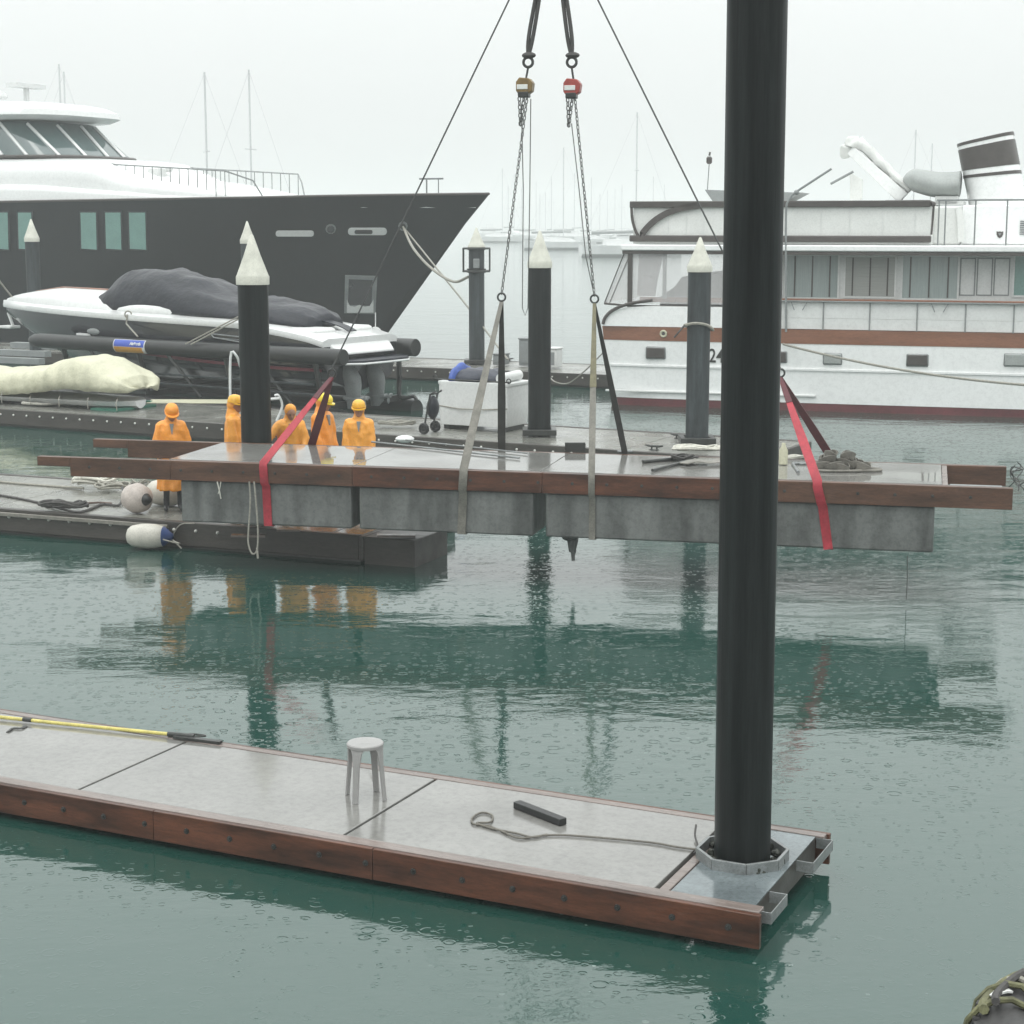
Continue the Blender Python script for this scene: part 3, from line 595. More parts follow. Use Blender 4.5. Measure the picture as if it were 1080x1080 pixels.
for apx, nm in ((aL, 'thin steel wire slanting up to the hook from the left red sling'), (aR, 'thin steel wire slanting up to the hook from the right red sling')):
    t = fempty('lifting_wire', Hf, label=nm, cat='wire', group='crane wires to the red slings')
    obj('wire', MB().tube([apx + Vector((0, 0, .12)), hook], .0125, 6), M['wire'], t)
def chainmesh(pts, link=.05, t=.008, w_=.018):
    g = MB(); P = [Vector(p) for p in pts]; k = 0
    for a, b in zip(P, P[1:]):
        d = b - a; nn = max(1, int(d.length / link)); d.normalize(); o1 = d.orthogonal().normalized(); o2 = d.cross(o1)
        for i in range(nn):
            c = a.lerp(b, (i + .5) / nn); s_ = o1 if k % 2 else o2; k += 1; h = link * .62
            q = [c + d * h, c + d * h * .6 + s_ * w_, c - d * h * .6 + s_ * w_, c - d * h, c - d * h * .6 - s_ * w_, c + d * h * .6 - s_ * w_, c + d * h]
            g.tube(q, t, 4, cap=False)
    return g
def hoist(px, py, apex, m_, label, hx):
    c = rp_(px, py); t = fempty('chain_hoist', Hf, label=label, cat='hoist', group='chain hoists')
    x, z = c.x, c.z
    obj('body', MB().prism([(x - .115, z - .06), (x - .115, z + .055), (x - .07, z + .115), (x + .07, z + .10), (x + .12, z + .04), (x + .105, z - .07), (x + .03, z - .12), (x - .08, z - .11)], YM - .08, YM + .08), M[m_], t, bevel=.010)
    obj('face_plate', MB().box(x - .10, x + .05, YM - .088, YM - .075, z - .045, z + .02), M['canvas'], t, bevel=.005)
    obj('gear_cover', MB().lathe([(.06, -.06), (.075, -.05), (.075, .09), (.05, .12)], c=(x + .02, YM, z - .01), n=20, axis='y'), M['darkmetal'], t)
    obj('chain_guide', MB().box(x - .085, x + .06, YM - .087, YM + .07, z - .15, z - .075), M['darkmetal'], t, bevel=.01)
    tp = rp_(px + (3 if hx < 0 else -1), 68)
    obj('top_hook', MB().tube([(x + .01, YM, z + .1), tp + Vector((0, 0, -.04))], .016, 6).torus(tp + Vector((0, 0, .03)), .065, .02, 'y', 18, 8), M['darkmetal'], t)
    up = tp + Vector((0, 0, .15)); g = MB()
    for s_ in (-1, 1): g.tube(spline([tp + Vector((0, 0, .09)), up.lerp(hook, .12) + Vector((.03 * s_, 0, 0)), up.lerp(hook, .45) + Vector((.022 * s_, 0, 0)), up.lerp(hook, .55), hook], 5), .028, 7)
    g.ell(tp + Vector((.01, 0, .12)), (.10, .06, .045), 12, 6).tube([up.lerp(hook, .38), up.lerp(hook, .5)], [.05, .055], 8)
    obj('rope_sling', g, M['ropedark'], t)
    obj('load_chain', chainmesh([(x + .03, YM, z - .12), apex + Vector((0, 0, .1))], .055, .0075, .016), M['chain'], t)
    bg_ = MB()
    q = rp_(px - 3 if hx < 0 else px - 2, py + 7); bg_ = chainmesh([(q.x - .04, YM - .03, q.z), (q.x - .02, YM - .03, q.z - .44), (q.x + .03, YM, q.z - .0)], .05, .009, .02)
    obj('slack_chain', bg_, M['chain'], t)
    if hx < 0:
        A = [rp_(549, 110), rp_(551, 200), rp_(550, 325), rp_(553, 333), rp_(556, 325), rp_(558, 200), rp_(559, 104)]
    else:
        A = [rp_(602, 130), rp_(610, 200), rp_(617, 270), rp_(626, 312)]
    A = [Vector((p.x, YM + .05, p.z)) for p in A]
    obj('hand_chain', MB().tube(A, .0075, 5), M['chain'], t)
hoist(554, 91, a1, 'hoistamber', 'amber chain hoist on the left middle wire', -1)
hoist(604, 92, a2, 'hoistred', 'red chain hoist on the right middle wire', 1)
# ================================================================== THE FARTHER DOCKS
def long_dock(name, F, x0, x1, wid, label, m, step=3.4, bolts=None, bm='boltwhite', cap='darkwood', bx=None):
    t = fempty(name, F, label=label, cat='dock'); z = .40; x = x0
    while x < x1 - .01:
        e = min(x + step, x1); obj('deck_panel', MB().box(x + .012, e - .012, .13, wid - .13, z - .08, z), M[m], t, bevel=.006); x = e
    obj('dock_body', MB().box(x0 + .02, x1 - .02, .10, wid - .10, -.5, z - .09), M['joint'], t)
    obj('edge_beam', MB().box(x0, x1, 0, .12, .05, z + .012), M[cap], t, bevel=.012)
    obj('edge_beam', MB().box(x0, x1, wid - .12, wid, .05, z + .012), M[cap], t, bevel=.012)
    obj('end_beam', MB().box(x1 + .002, x1 + .08, 0, wid, .04, z), M[cap], t, bevel=.012)
    if bolts:
        x = bx[0]
        while x < bx[1]:
            obj('bolt', MB().lathe([(.026, 0), (.026, -.012), (.014, -.03)], c=(x, -.001, z - .11), n=8, axis='y'), M[bm], t); x += bolts
    return t
Bf = Frame(-8.15, 27.57, .9242, -.3819)
XB = Bf.flat(437, 570, .4).x
dB = long_dock('work_dock', Bf, -6.5, XB - .9, 3.25, 'weathered work dock under the raincoated crew', 'deckold', 3.1, .385, bx=(-.6, 4.3))
obj('end_box', MB().box(XB - .81, XB, 0, 1.15, -.4, .40), M['darkwood'], dB, bevel=.015)
obj('rub_rail', MB().box(-6.5, 3.15, -.055, -.003, .30, .36), M['straptan'], dB, bevel=.008)
Cf_o = W(0, 432, .4); Cf_b = W(600, 472, .4)
Cf = Frame(Cf_o.x, Cf_o.y, Cf_b.x - Cf_o.x, Cf_b.y - Cf_o.y)
XC = Cf.flat(790, 486, .4).x
dC = long_dock('middle_dock', Cf, -5, XC, 3.3, 'long wet dock behind the lifted dock with three piles', 'deckold', 3.6, .42, bx=(-.4, XC - .2))
D0 = W(520, 391, .4)
Df = Frame(D0.x, D0.y, .904, -.4275)
dD = long_dock('back_dock', Df, -24, 4.6, 3.6, 'farthest dock with cabinets between the two big yachts', 'deckold', 4.5, .5, bx=(-4, 4.5))
# ---- fittings on these docks
def cleat(F, px, py, label, z=.415):
    p = W(px, py, z); t = empty('dock_cleat', p, F.rot, label=label, cat='cleat', group='black dock cleats')
    obj('horns', MB().tube([(-.19, 0, .10), (-.1, 0, .085), (.1, 0, .085), (.19, 0, .10)], [.016, .024, .024, .016], 8), M['darkmetal'], t)
    obj('base', MB().box(-.09, .09, -.035, .035, 0, .02).tube([(-.06, 0, .01), (-.05, 0, .09)], .018, 8).tube([(.06, 0, .01), (.05, 0, .09)], .018, 8), M['darkmetal'], t)
cleat(Cf, 690, 475, 'black dock cleat left of the worn grey pile')
cleat(Cf, 716, 463, 'black dock cleat near the rope by the worn pile')
cleat(Df, 536, 381, 'small cleat on the farthest dock right of the lamp pile')
def cabinet(px0, px1, py0, py1, m, label, name='dock_cabinet', deep=.5, D=Df, z=.4):
    b = W((px0 + px1) / 2, py1, z + .005); s_ = b.y / FOC * 1.01; w_ = (px1 - px0) * s_; h = (py1 - py0) * s_
    t = empty(name, b, D.rot, label=label, cat='cabinet')
    obj('housing', MB().box(-w_ / 2, w_ / 2, 0, deep, .03, h - .06), M[m], t, bevel=.03)
    obj('lid', MB().box(-w_ / 2 - .02, w_ / 2 + .02, -.025, deep + .025, h - .055, h), M[m], t, bevel=.02)
    obj('door', MB().box(-w_ / 2 + .06, w_ / 2 - .06, -.02, -.003, .12, h - .14), M['grey'], t, bevel=.01)
    return t
cabinet(546, 570, 357, 387, 'grey', 'grey dock cabinet left of the middle black pile')
cabinet(576, 587, 367, 389, 'gel2', 'pale cabinet just right of the middle black pile')
cabinet(519, 531, 373, 386, 'grey', 'short grey box beside the lamp pile foot')
# steps and gear left, behind the black speedboat bow
t = empty('dock_steps', W(10, 384, .4) + Vector((0, 0, .01)), Df.rot, label='grey boarding steps under the speedboat bow', cat='steps')
for k in range(3): obj('tread', MB().box(-1.0 + .25 * k, 1.2, .0 + .32 * k, .31 + .32 * k, .22 * k + .003, .22 * k + .2), M['grey'], t, bevel=.01)
# ---- rope, fenders and clutter on the work dock
def bk(px, py, dz=.0): return W(px, py, .40 + dz)
def fender(px, py, z, ln, r, m, label, yaw, blue=True, lean=0, cat='fender', group='white boat fenders'):
    p = W(px, py, z); t = empty('boat_fender', p, yaw, label=label, cat=cat, group=group); h = ln / 2
    prof = [(.02, -h - .015), (r * .3, -h - .01), (r * .62, -h + .015), (r * .85, -h + .07), (r, -h + .2), (r * 1.02, 0), (r, h - .2), (r * .85, h - .07), (r * .55, h - .01), (.05, h + .02), (.03, h + .06)]
    prof = [(a, b) for a, b in prof]
    obj('bladder', MB().lathe(prof, c=(0, 0, r), n=28, axis='x'), M[m], t, ang=60)
    obj('end_cap', MB().lathe([(r * (.84 if blue else .5), h - (.06 if blue else .015)), (r * (.62 if blue else .42), h + .0), (.07, h + .045), (.04, h + .09), (.001, h + .09)], c=(0, 0, r), n=24, axis='x'), M['blue' if blue else 'rubber'], t, ang=60)
    return t
fender(145, 541, .405, .44, .235, 'fenderpink', 'dirty pinkish fender lying on the work dock beside black rope', R(-38), blue=False)
fender(176, 533, .405, .62, .21, 'fender', 'cleaner white fender on the work dock behind the boots', R(-14), blue=False)
FB = fender(156, 578, .02, .62, .185, 'fender', 'white fender with a blue end hanging at the waterline', R(-6))
pts = [W(176, 571, .22), W(186, 574, .2), bk(195, 568, -.2), bk(205, 556, .02)]
a = W(172, 569, .25); pts = [a, a + Vector((.25, -.02, -.06)), Bf.world(3.25, -.07, .16), Bf.world(3.4, -.06, .38), bk(205, 552, .02)]
solo('fender_line', MB().tube(spline(pts, 6), .011, 6).tube(spline([Bf.world(3.2, -.07, .2), Bf.world(3.35, -.08, .08), Bf.world(3.42, -.08, .02)], 4), .012, 6), M['rope'], pts[0], 'slack cord tying the blue ended fender to the dock', 'cord')
def heap(name, px, py, r, turns, h, m, label, t_=.022, seed=1, sq=.5, z=.40, cat='rope'):
    a = W(px, py, z + .02); solo(name, MB().tube([Vector(p) + a for p in coil((0, 0, 0), r, turns, h, seed=seed, sq=sq)], t_, 6), M[m], a, label, cat)
heap('rope_coil', 100, 514, .30, 8, .22, 'ropewhite', 'bright coil of pale rope at the back of the work dock', .024, 3, .7)
heap('rope_coil', 120, 518, .22, 5, .14, 'rope', 'greyer rope coil right of the bright coil', .02, 5, .7)
heap('rope_coil', 68, 538, .30, 6, .14, 'ropedark', 'black rope tangle near the front of the work dock', .024, 8, .5)
heap('rope_coil', 150, 517, .16, 3, .2, 'rope', 'thin coil of line behind the pinkish fender', .014, 11, .6)
pts = [bk(-30, 505, .02), bk(20, 510, .02), bk(60, 513, .02), bk(88, 515, .03)]
solo('long_rope', MB().tube(spline(pts, 6), .022, 6), M['rope'], pts[0], 'long pale rope running left from the bright coil', 'rope')
pts = [bk(-30, 518, .02), bk(10, 524, .02), bk(40, 530, .02), bk(62, 536, .03), bk(85, 540, .03), bk(108, 532, .02), bk(125, 533, .02), bk(130, 522, .1), bk(129, 514, .16)]
solo('long_rope', MB().tube(spline(pts, 6), .022, 6), M['ropedark'], pts[0], 'long dark rope across the work dock towards the fenders', 'rope')
pts = [bk(86, 531, .02), bk(104, 530, .03), bk(118, 531, .02)]
solo('wooden_stick', MB().tube(pts, .018, 6), M['brownwood'], pts[0], 'thin stick lying beside the black rope tangle', 'stick')
for k, (px, py, w_) in enumerate(((262, 566, .5), (304, 560, .35), (418, 566, .55))):
    a = bk(px, py, .016); solo('plank_offcut', MB().box(a.x - w_ / 2, a.x + w_ / 2, a.y - .06, a.y + .06, a.z, a.z + .03).wob(.02, 3), M['paledge'], a, ('pale plank offcut beneath the left concrete float', 'small offcut by the lower end of the red sling', 'pale plank at the right end of the work dock')[k], 'plank')
# ---- middle dock: tender under cream cover, white box, lines
t = empty('covered_tender', Cf.world(0, 0, 0), Cf.rot, label='small boat under a cream tarpaulin on the middle dock', cat='boat')
q = lambda px, py, y=1.5: Cf.pix(px, py, y)
prof = [(-90, 372, 412), (-40, 378, 414), (0, 388, 418), (30, 387, 417), (60, 384, 416), (75, 379, 414), (90, 375, 412), (103, 374.5, 411), (118, 378, 412), (134, 388, 414), (146, 396, 417), (151, 403, 418), (153, 408, 414)]
rings = []
for i, (px, yt, yb) in enumerate(prof):
    a = q(px, yt, 1.7); zb = q(px, yb, .9).z; wv = .95 if i < len(prof) - 3 else (.8, .55, .25)[i - len(prof) + 3]
    ring = []; N = 28
    for k in range(N + 1):
        u_ = math.pi * k / N; cy_ = math.cos(u_); sy_ = math.sin(u_) ** .55
        fold = .03 * math.sin(5.3 * u_ + a.x * 2.2) + .05 * noise.noise(Vector((a.x * 3, u_ * 2, 1)))
        ring.append((a.x + fold, 1.7 - wv * cy_ * (1 + .05 * math.sin(a.x * 3)), zb + (a.z - zb) * sy_ + fold * .6))
    rings.append(ring)
# smooth in-between rings
R2 = []
for i in range(len(rings) - 1):
    for k in range(9):
        f = k / 9; R2.append([tuple((lambda p: p + Vector((0, -.6, .4)) * .09 * noise.noise(Vector((p.x * 4.5 + p.z * 2.2, p.y * 1.1, p.z * 1.4))) + noise.noise_vector(p * 1.7) * .03)(Vector(a).lerp(Vector(b), f))) for a, b in zip(rings[i], rings[i + 1])])
R2.append(rings[-1])
g = MB().loft(R2, cap=True, closed=False); cv = obj('tarpaulin', g, M['cream'], t, ang=180); sm = cv.modifiers.new('s', 'SOLIDIFY'); sm.thickness = .012
x1 = q(146, 420).x
obj('hull', MB().loft([[(x, 1.7 - b * c_, z_) for c_, z_ in ((1, .62), (.85, .5), (.4, .44), (0, .42), (-.4, .44), (-.85, .5), (-1, .62))] for x, b in ((-6, .8), (-2, .85), (x1 - 1.2, .82), (x1 - .5, .6), (x1 - .1, .2))]), M['gel2'], t)
for k in range(5):
    x = q(24 + 30 * k, 420).x; obj('tie_cord', MB().tube([(x, .8, .72), (x + .02, .72, .62), (x + .03, .74, .46)], .012, 5), M['rope'], t)
obj('chock', MB().box(x1 - 1.0, x1 - .2, .9, 2.4, .405, .46), M['green'], t)
a = W(135, 424, .41); solo('green_net', MB().box(a.x - .55, a.x + .6, a.y - .12, a.y + .12, a.z, a.z + .035).wob(.03, 3), M['green'], a, 'strip of green netting under the tarpaulin end', 'net')
a = W(210, 424, .405); g = MB(); g.box(a.x - 1.3, a.x + 1.1, a.y - .25, a.y + .35, a.z, a.z + .02).wob(.08, 1.2)
solo('tan_mat', g, M['cream'], a, 'flat tan mat on the middle dock left of the black pile', 'mat')
heap('rope_coil', 12, 424, .3, 5, .12, 'rope', 'loose grey rope on the middle dock far left', .02, 21, .5)
heap('rope_coil', 50, 428, .5, 6, .08, 'ropewhite', 'pale rope strewn along the middle dock edge below the tarpaulin', .018, 22, .3)
heap('rope_coil', 420, 450, .35, 6, .12, 'rope', 'grey rope heap on the middle dock left of the white chest', .016, 23, .5)
# white chest under blue tarp
a = W(499, 454, .405); t = empty('white_chest', a, Cf.rot, label='white float chest under a blue and navy cover', cat='chest')
hw = .86
g = MB(); rings = []
for z, s_ in ((.10, .94), (.14, .97), (.55, 1), (.98, 1.0), (1.0, 1.03), (1.06, 1.03)):
    rings.append([(x * s_, .05 + (y - .05) * s_, z) for x, y in ((-hw, 0), (-hw + .06, -.05), (hw - .06, -.05), (hw, 0), (hw, 1.0), (hw - .06, 1.05), (-hw + .06, 1.05), (-hw, 1.0))])
obj('tub', g.loft(rings), M['gel2'], t, bevel=.01)
obj('rope_band', MB().tube([(-hw - .02, -.04, .52), (-.3, -.085, .47), (.3, -.085, .48), (hw + .01, -.04, .52)], .014, 6), M['rope'], t)
for s_ in (-.7, .7): obj('foot', MB().box(s_ - .07, s_ + .07, .05, .95, 0, .1), M['darkmetal'], t)
def lumps(x0, x1, seed, h):
    rnd = random.Random(seed); g = MB(); N = 18; rings = []
    for i in range(N + 1):
        x = x0 + (x1 - x0) * i / N; e = math.sin(math.pi * min(1, max(0.03, i / N))) ** .35
        rings.append([(x, .5 + .52 * e * math.cos(u_) , 1.065 + h * e * max(0, math.sin(u_)) ** .7 * (1 + .5 * noise.noise(Vector((x * 3, u_ * 1.5, seed))))) for u_ in [math.pi * k / 14 for k in range(15)]])
    return g.loft(rings)
obj('navy_cover', lumps(-.78, .62, 4, .27), M['tarpdark'], t, ang=180); obj('blue_cover', lumps(-.72, -.42, 9, .28), M['tarpblue'], t, ang=180)
obj('rolled_mat', MB().tube([(.62, .1, 1.15), (.66, .9, 1.18)], .11, 14), M['gel2'], t)
obj('lashing_bar', MB().tube([(-.98, -.02, 1.10), (.92, -.02, 1.09)], .018, 6).torus((-.95, -.02, 1.13), .05, .012, 'y').torus((.9, -.02, 1.12), .05, .012, 'y'), M['darkmetal'], t)
a = W(451, 458, .405); t = empty('hand_trolley', a, Cf.rot, label='dark hand trolley with wheels left of the white chest', cat='trolley')
obj('frame', MB().tube([(-.1, .02, .12), (.0, .12, .85), (.12, .16, .92)], .022, 6).tube([(-.1, .42, .12), (.0, .42, .85), (.12, .40, .92)], .022, 6).tube([(0, .1, .85), (0, .42, .85)], .02, 6).tube([(-.05, .06, .5), (-.05, .42, .5)], .02, 6), M['darkmetal'], t)
obj('bag', MB().ell((-.02, .26, .55), (.13, .17, .27), 14, 8).wob(.03, 6), M['cover'], t)
for y in (-.02, .46): obj('wheel', MB().torus((-.08, y, .12), .095, .035, 'y', 20, 8).lathe([(.06, -.015), (.06, .015)], c=(-.08, y, .12), n=12, axis='y'), M['rubber'], t)
a = W(427, 466, .405); solo('white_buoy', MB().ell(a + Vector((0, 0, .06)), (.2, .14, .08), 16, 8), M['gel2'], a, 'low white float lying left of the middle slings', 'buoy')
# white ladder rails by the left black pile
def wl(px, py, y): return V(px, py, y)
t = empty('boarding_ladder', wl(243, 440, 39.5) * 1, 0, label='white tubular ladder rail behind the left black pile', cat='ladder'); o_ = t.location.copy()
g = MB(); A = [wl(243, 446, 39.5), wl(243, 377, 39.5), wl(249, 375, 39.5), wl(254, 388, 39.7), wl(262, 410, 39.9)]; g.tube([p - o_ for p in spline(A, 4)], .03, 8)
obj('rail', g, M['gel'], t); obj('rail', MB().tube([p - o_ + Vector((0, .6, 0)) for p in spline([wl(286, 420, 39.5), wl(290, 420, 39.5), wl(294, 431, 39.6), wl(288, 447, 39.6)], 4)], .03, 8).tube([wl(284, 421, 40.1) - o_, wl(295, 420, 40.1) - o_], .03, 8), M['gel'], t)
# ---- mooring lines
def line(pts, r, m, label, name='mooring_line', n=6): solo(name, MB().tube(spline(pts, n) if len(pts) > 2 else pts, r, 6), M[m], pts[0], label, 'mooring line', )
line([V(722, 343, 35.65), V(733, 341, 35.6), V(746, 343, 35.65), V(752, 348, 35.7), V(745, 346, 36.1), V(728, 345, 36.1), V(722, 343, 35.65)], .03, 'rope', 'rope tied around the worn grey pile')
line([V(722, 343, 35.6), V(716, 350, 35.5), V(711, 356, 35.5)], .02, 'ropedark', 'loose rope ends sticking out left of the worn grey pile', 'rope_end')
line([Df.world(3.6, 1.2, .45)] + sagline(Df.world(3.6, 1.2, .45), V(640, 352, 48.2), .25)[1:], .025, 'rope', 'dark line from the farthest dock up to the white yacht stern', n=2)
line([V(670, 400, 47) if 0 else V(636, 372, 48.3), V(618, 390, 49), V(600, 404, 50), V(586, 403, 51), V(579, 397, 52)], .02, 'rope', 'slack line hanging from the yacht stern to the farthest dock')
# ================================================================== PEOPLE
import time as _t
def bake(mb, voxel, smooth=4, disp=None):
    me = bpy.data.meshes.new('tmp'); me.from_pydata(mb.v, [], mb.f); me.validate()
    bm = bmesh.new(); bm.from_mesh(me); bmesh.ops.recalc_face_normals(bm, faces=bm.faces); bm.to_mesh(me); bm.free()
    o = bpy.data.objects.new('tmp', me); C.objects.link(o)
    r_ = o.modifiers.new('r', 'REMESH'); r_.mode = 'VOXEL'; r_.voxel_size = voxel
    s_ = o.modifiers.new('s', 'SMOOTH'); s_.iterations = smooth; s_.factor = .5
    dg = bpy.context.evaluated_depsgraph_get(); dg.update()
    m2 = bpy.data.meshes.new_from_object(o.evaluated_get(dg)); bpy.data.objects.remove(o)
    if disp:
        for v in m2.vertices: v.co += v.normal * disp(v.co)
    m2.materials.clear(); m2.shade_smooth(); return m2
def hand(g, wr, fw, side, pn, curl=.5):
    """palm and five bent fingers; wr wrist, fw finger direction, pn palm normal"""
    wr, fw, pn = Vector(wr), Vector(fw).normalized(), Vector(pn).normalized(); sd_ = fw.cross(pn).normalized() * side
    g.caps(wr, wr + fw * .05, .027, .034); pc = wr + fw * .085
    for s_ in (-.022, 0, .022): g.caps(wr + fw * .04 + sd_ * s_ * .8, pc + sd_ * s_, .019, .017, 8)
    for i, (o_, ln) in enumerate(((-.032, .070), (-.011, .082), (.011, .076), (.031, .058))):
        b = pc + sd_ * o_ * 1.05 + fw * .008; d1 = (fw + pn * curl * .5 + sd_ * o_ * 5).normalized(); d2 = (fw + pn * curl * 1.6 + sd_ * o_ * 3).normalized()
        m_ = b + d1 * ln * .5; g.caps(b, m_, .0098, .009, 8); g.caps(m_, m_ + d2 * ln * .5, .009, .0078, 8)
    b = wr + fw * .035 - sd_ * .03; m_ = b + (fw * .6 - sd_ * .9 + pn * .3).normalized() * .04
    g.caps(b, m_, .013, .011, 8); g.caps(m_, m_ + (fw * .9 - sd_ * .3 + pn * .5).normalized() * .032, .011, .009, 8)
def person(px, py_feet, y, yaw, ht, label, coat, lean=0, arms=None, head=(0, 0), hat='hood', legs=(0, 0), z=.41, feet=None):
    X_ = V(px, 400, y).x if py_feet is None else W(px, py_feet, z).x
    base = Vector((X_, y, z)); t = empty('person', base, yaw, label=label, cat='person', group='dock crew in orange raincoats')
    s = ht / 1.76; V3 = Vector; Rl = Matrix.Rotation(lean, 3, 'X')       # lean: upper body forwards (towards -y)
    hip = V3((0, 0, .93))
    def up(p): return Rl @ (V3(p) - hip) + hip
    nk = up((0, .01, 1.49)); Rh = Matrix.Rotation(head[1], 3, 'Z') @ Matrix.Rotation(head[0], 3, 'X')
    def hd_(p): return up((0, 0, 0)) * 0 + nk + Rl @ (Rh @ (V3(p) - V3((0, .01, 1.49))))
    g = MB()
    hips = [V3((-.09, 0, .92)), V3((.09, 0, .92))]; kn = []; 
    for sd_, (i, st) in zip((-1, 1), enumerate(legs)):
        k_ = V3((sd_ * .105, -.03 - st * .5, .50)); an = V3((sd_ * .115, .03 - st, .10)); kn.append(k_)
        g.caps(hips[i], k_, .088, .062); g.caps(k_, an + V3((0, 0, .06)), .06, .05); g.caps(an + V3((0, 0, .09)), an, .055, .052)
        g.caps(an + V3((0, .03, -.05)), an + V3((sd_ * .02, -.15, -.062)), .046, .038)
    for p, r_ in ((( 0, 0, .95), (.155, .11, .13)), ((0, 0, 1.12), (.135, .10, .16)), ((0, 0, 1.30), (.165, .115, .17))): g.ell(up(p), r_, 18, 10, Rl)
    g.caps(up((-.13, 0, 1.43)), up((.13, 0, 1.43)), .065, .065); g.caps(up((0, .01, 1.42)), hd_((0, 0, 1.58)), .058, .052)
    HR = Rl @ Rh
    g.ell(hd_((0, -.005, 1.655)), (.075, .093, .105), 20, 14, HR); g.ell(hd_((0, -.035, 1.59)), (.055, .055, .05), 14, 8, HR)      # skull, jaw
    g.caps(hd_((0, -.088, 1.665)), hd_((0, -.112, 1.628)), .010, .017, 8)                                                          # nose
    g.caps(hd_((-.02, -.088, 1.592)), hd_((.02, -.088, 1.592)), .008, .008, 8); g.caps(hd_((-.015, -.083, 1.57)), hd_((.015, -.083, 1.57)), .014, .014, 8)
    for sd_ in (-1, 1):
        g.ell(hd_((sd_ * .078, .005, 1.645)), (.012, .02, .032), 10, 6, HR); g.caps(hd_((sd_ * .015, -.083, 1.69)), hd_((sd_ * .045, -.074, 1.69)), .009, .009, 8)
    arms = arms or (((-.215, -.03, 1.18), (-.22, -.10, .93)), ((.215, -.03, 1.18), (.22, -.10, .93)))
    c = MB(); AR = []
    for sd_, (el, wr) in zip((-1, 1), arms):
        sh, el, wr = up((sd_ * .175, 0, 1.42)), up(el), up(wr); fw = (wr - el).normalized()
        g.caps(sh, el, .052, .040); g.caps(el, wr, .040, .027); hand(g, wr, fw, sd_, (-sd_, 0, 0) if abs(fw.z) > .5 else (0, 0, -1), .7)
        c.caps(sh + V3((0, 0, .005)), el, .080, .072); c.caps(el, wr - fw * .01, .074, .058); AR.append((sh, el, wr))
    me = bake(g, .011, 3)
    for n_ in ('skin', 'boots', 'trousers'): me.materials.append(M[n_])
    me.materials.append(M['rubber'])
    eyes = [hd_((sd_ * .032, -.088, 1.668)) for sd_ in (-1, 1)]
    for f in me.polygons:
        c_ = f.center; i = 0
        if c_.z < .40: i = 1
        elif c_.z < 1.0 and abs(c_.x) < .2 and min((c_ - a[2]).length for a in AR) > .22: i = 2
        elif min((c_ - e).length for e in eyes) < .011 or (c_ - hd_((0, -.098, 1.592))).length < .006: i = 3
        f.material_index = i
    body = obj('body', None, None, t, mesh=me); body.scale = (s, s, s)
    # raincoat: yoke, flared skirt with folds, sleeves, hood
    rings = []
    for zz, rx, ry in ((1.50, .09, .08), (1.475, .16, .10), (1.44, .215, .125), (1.36, .235, .145), (1.2, .225, .15), (1.0, .225, .16), (.8, .235, .175), (.6, .245, .19), (.36, .255, .205), (.345, .245, .195)):
        ring = []
        for k in range(40):
            a = 2 * math.pi * k / 40; f_ = 1 + (.045 * math.sin(6 * a + px) + .04 * math.sin(11 * a + zz * 2)) * max(0, (1.35 - zz)) * 1.6
            p = V3((rx * f_ * math.cos(a), ry * f_ * math.sin(a), zz)); p = up(p) if zz > .93 else p; ring.append(p)
        rings.append(ring)
    c.loft(rings)
    c.caps(up((-.15, 0, 1.435)), up((.15, 0, 1.435)), .082, .082)
    # hood: back shell behind the face, open at the front
    c.ell(hd_((0, .042, 1.67)), (.103, .105, .122), 20, 12, HR); c.caps(hd_((0, .035, 1.56)), up((0, .03, 1.45)), .095, .125)
    c.caps(hd_((-.05, -.02, 1.51)), hd_((.05, -.02, 1.51)), .055, .055)
    def wr_(co): return .010 * noise.noise(co * 11 + Vector((px * .1, 0, 0))) + .024 * noise.noise(Vector((co.x * 10 + px, co.y * 10, co.z * 4 + co.x * 5))) * (1 if co.z < 1.45 else .2)
    cm = bake(c, .012, 3, wr_); cm.materials.append(M[coat])
    co = obj('raincoat', None, None, t, mesh=cm); co.scale = (s, s, s)
    vn = MB(); q0 = [up(p) for p in ((-.034, -.140, 1.47), (.034, -.140, 1.47), (.005, -.166, 1.30), (-.005, -.166, 1.30))]; q1 = [p + V3((0, .05, 0)) for p in q0]
    vn.add(q0 + q1, [(0, 1, 2, 3), (7, 6, 5, 4), (0, 4, 5, 1), (1, 5, 6, 2), (2, 6, 7, 3), (3, 7, 4, 0)]); vo_ = obj('shirt_collar', vn, M['grey'], t); vo_.scale = (s, s, s)
    if hat in ('cap', 'helmet', 'peak'):
        r_ = {'cap': .114, 'helmet': .128, 'peak': .112}[hat]; top = 1.715; h = MB(); rings = []
        for zz, f_ in ((0, 1), (.03, .99), (.06, .93), (.09, .78), (.112, .5), (.12, .2), (.121, .02)):
            rings.append([hd_((r_ * f_ * math.cos(a), .01 + r_ * 1.12 * f_ * math.sin(a), top + zz)) for a in [2 * math.pi * k / 24 for k in range(24)]])
        h.loft(rings)
        br = [[], []]; 
        poly = []
        for k in range(24):
            a = 2 * math.pi * k / 24; front = max(0, -math.sin(a)); e = r_ * (1.06 + (.45 if hat != 'helmet' else .32) * front ** 2); poly.append((e * math.cos(a), .01 + e * 1.1 * math.sin(a)))
        h.loft([[hd_((x_, y_, top - .012 - .02 * (y_ < 0))) for x_, y_ in poly], [hd_((x_, y_, top + .006 - .02 * (y_ < 0))) for x_, y_ in poly]])
        ho_ = obj('hard_hat' if hat != 'peak' else 'peaked_cap', h, M[{'cap': 'cap', 'helmet': 'helmet', 'peak': 'orange'}[hat]], t, ang=50); ho_.scale = (s, s, s)
    return t
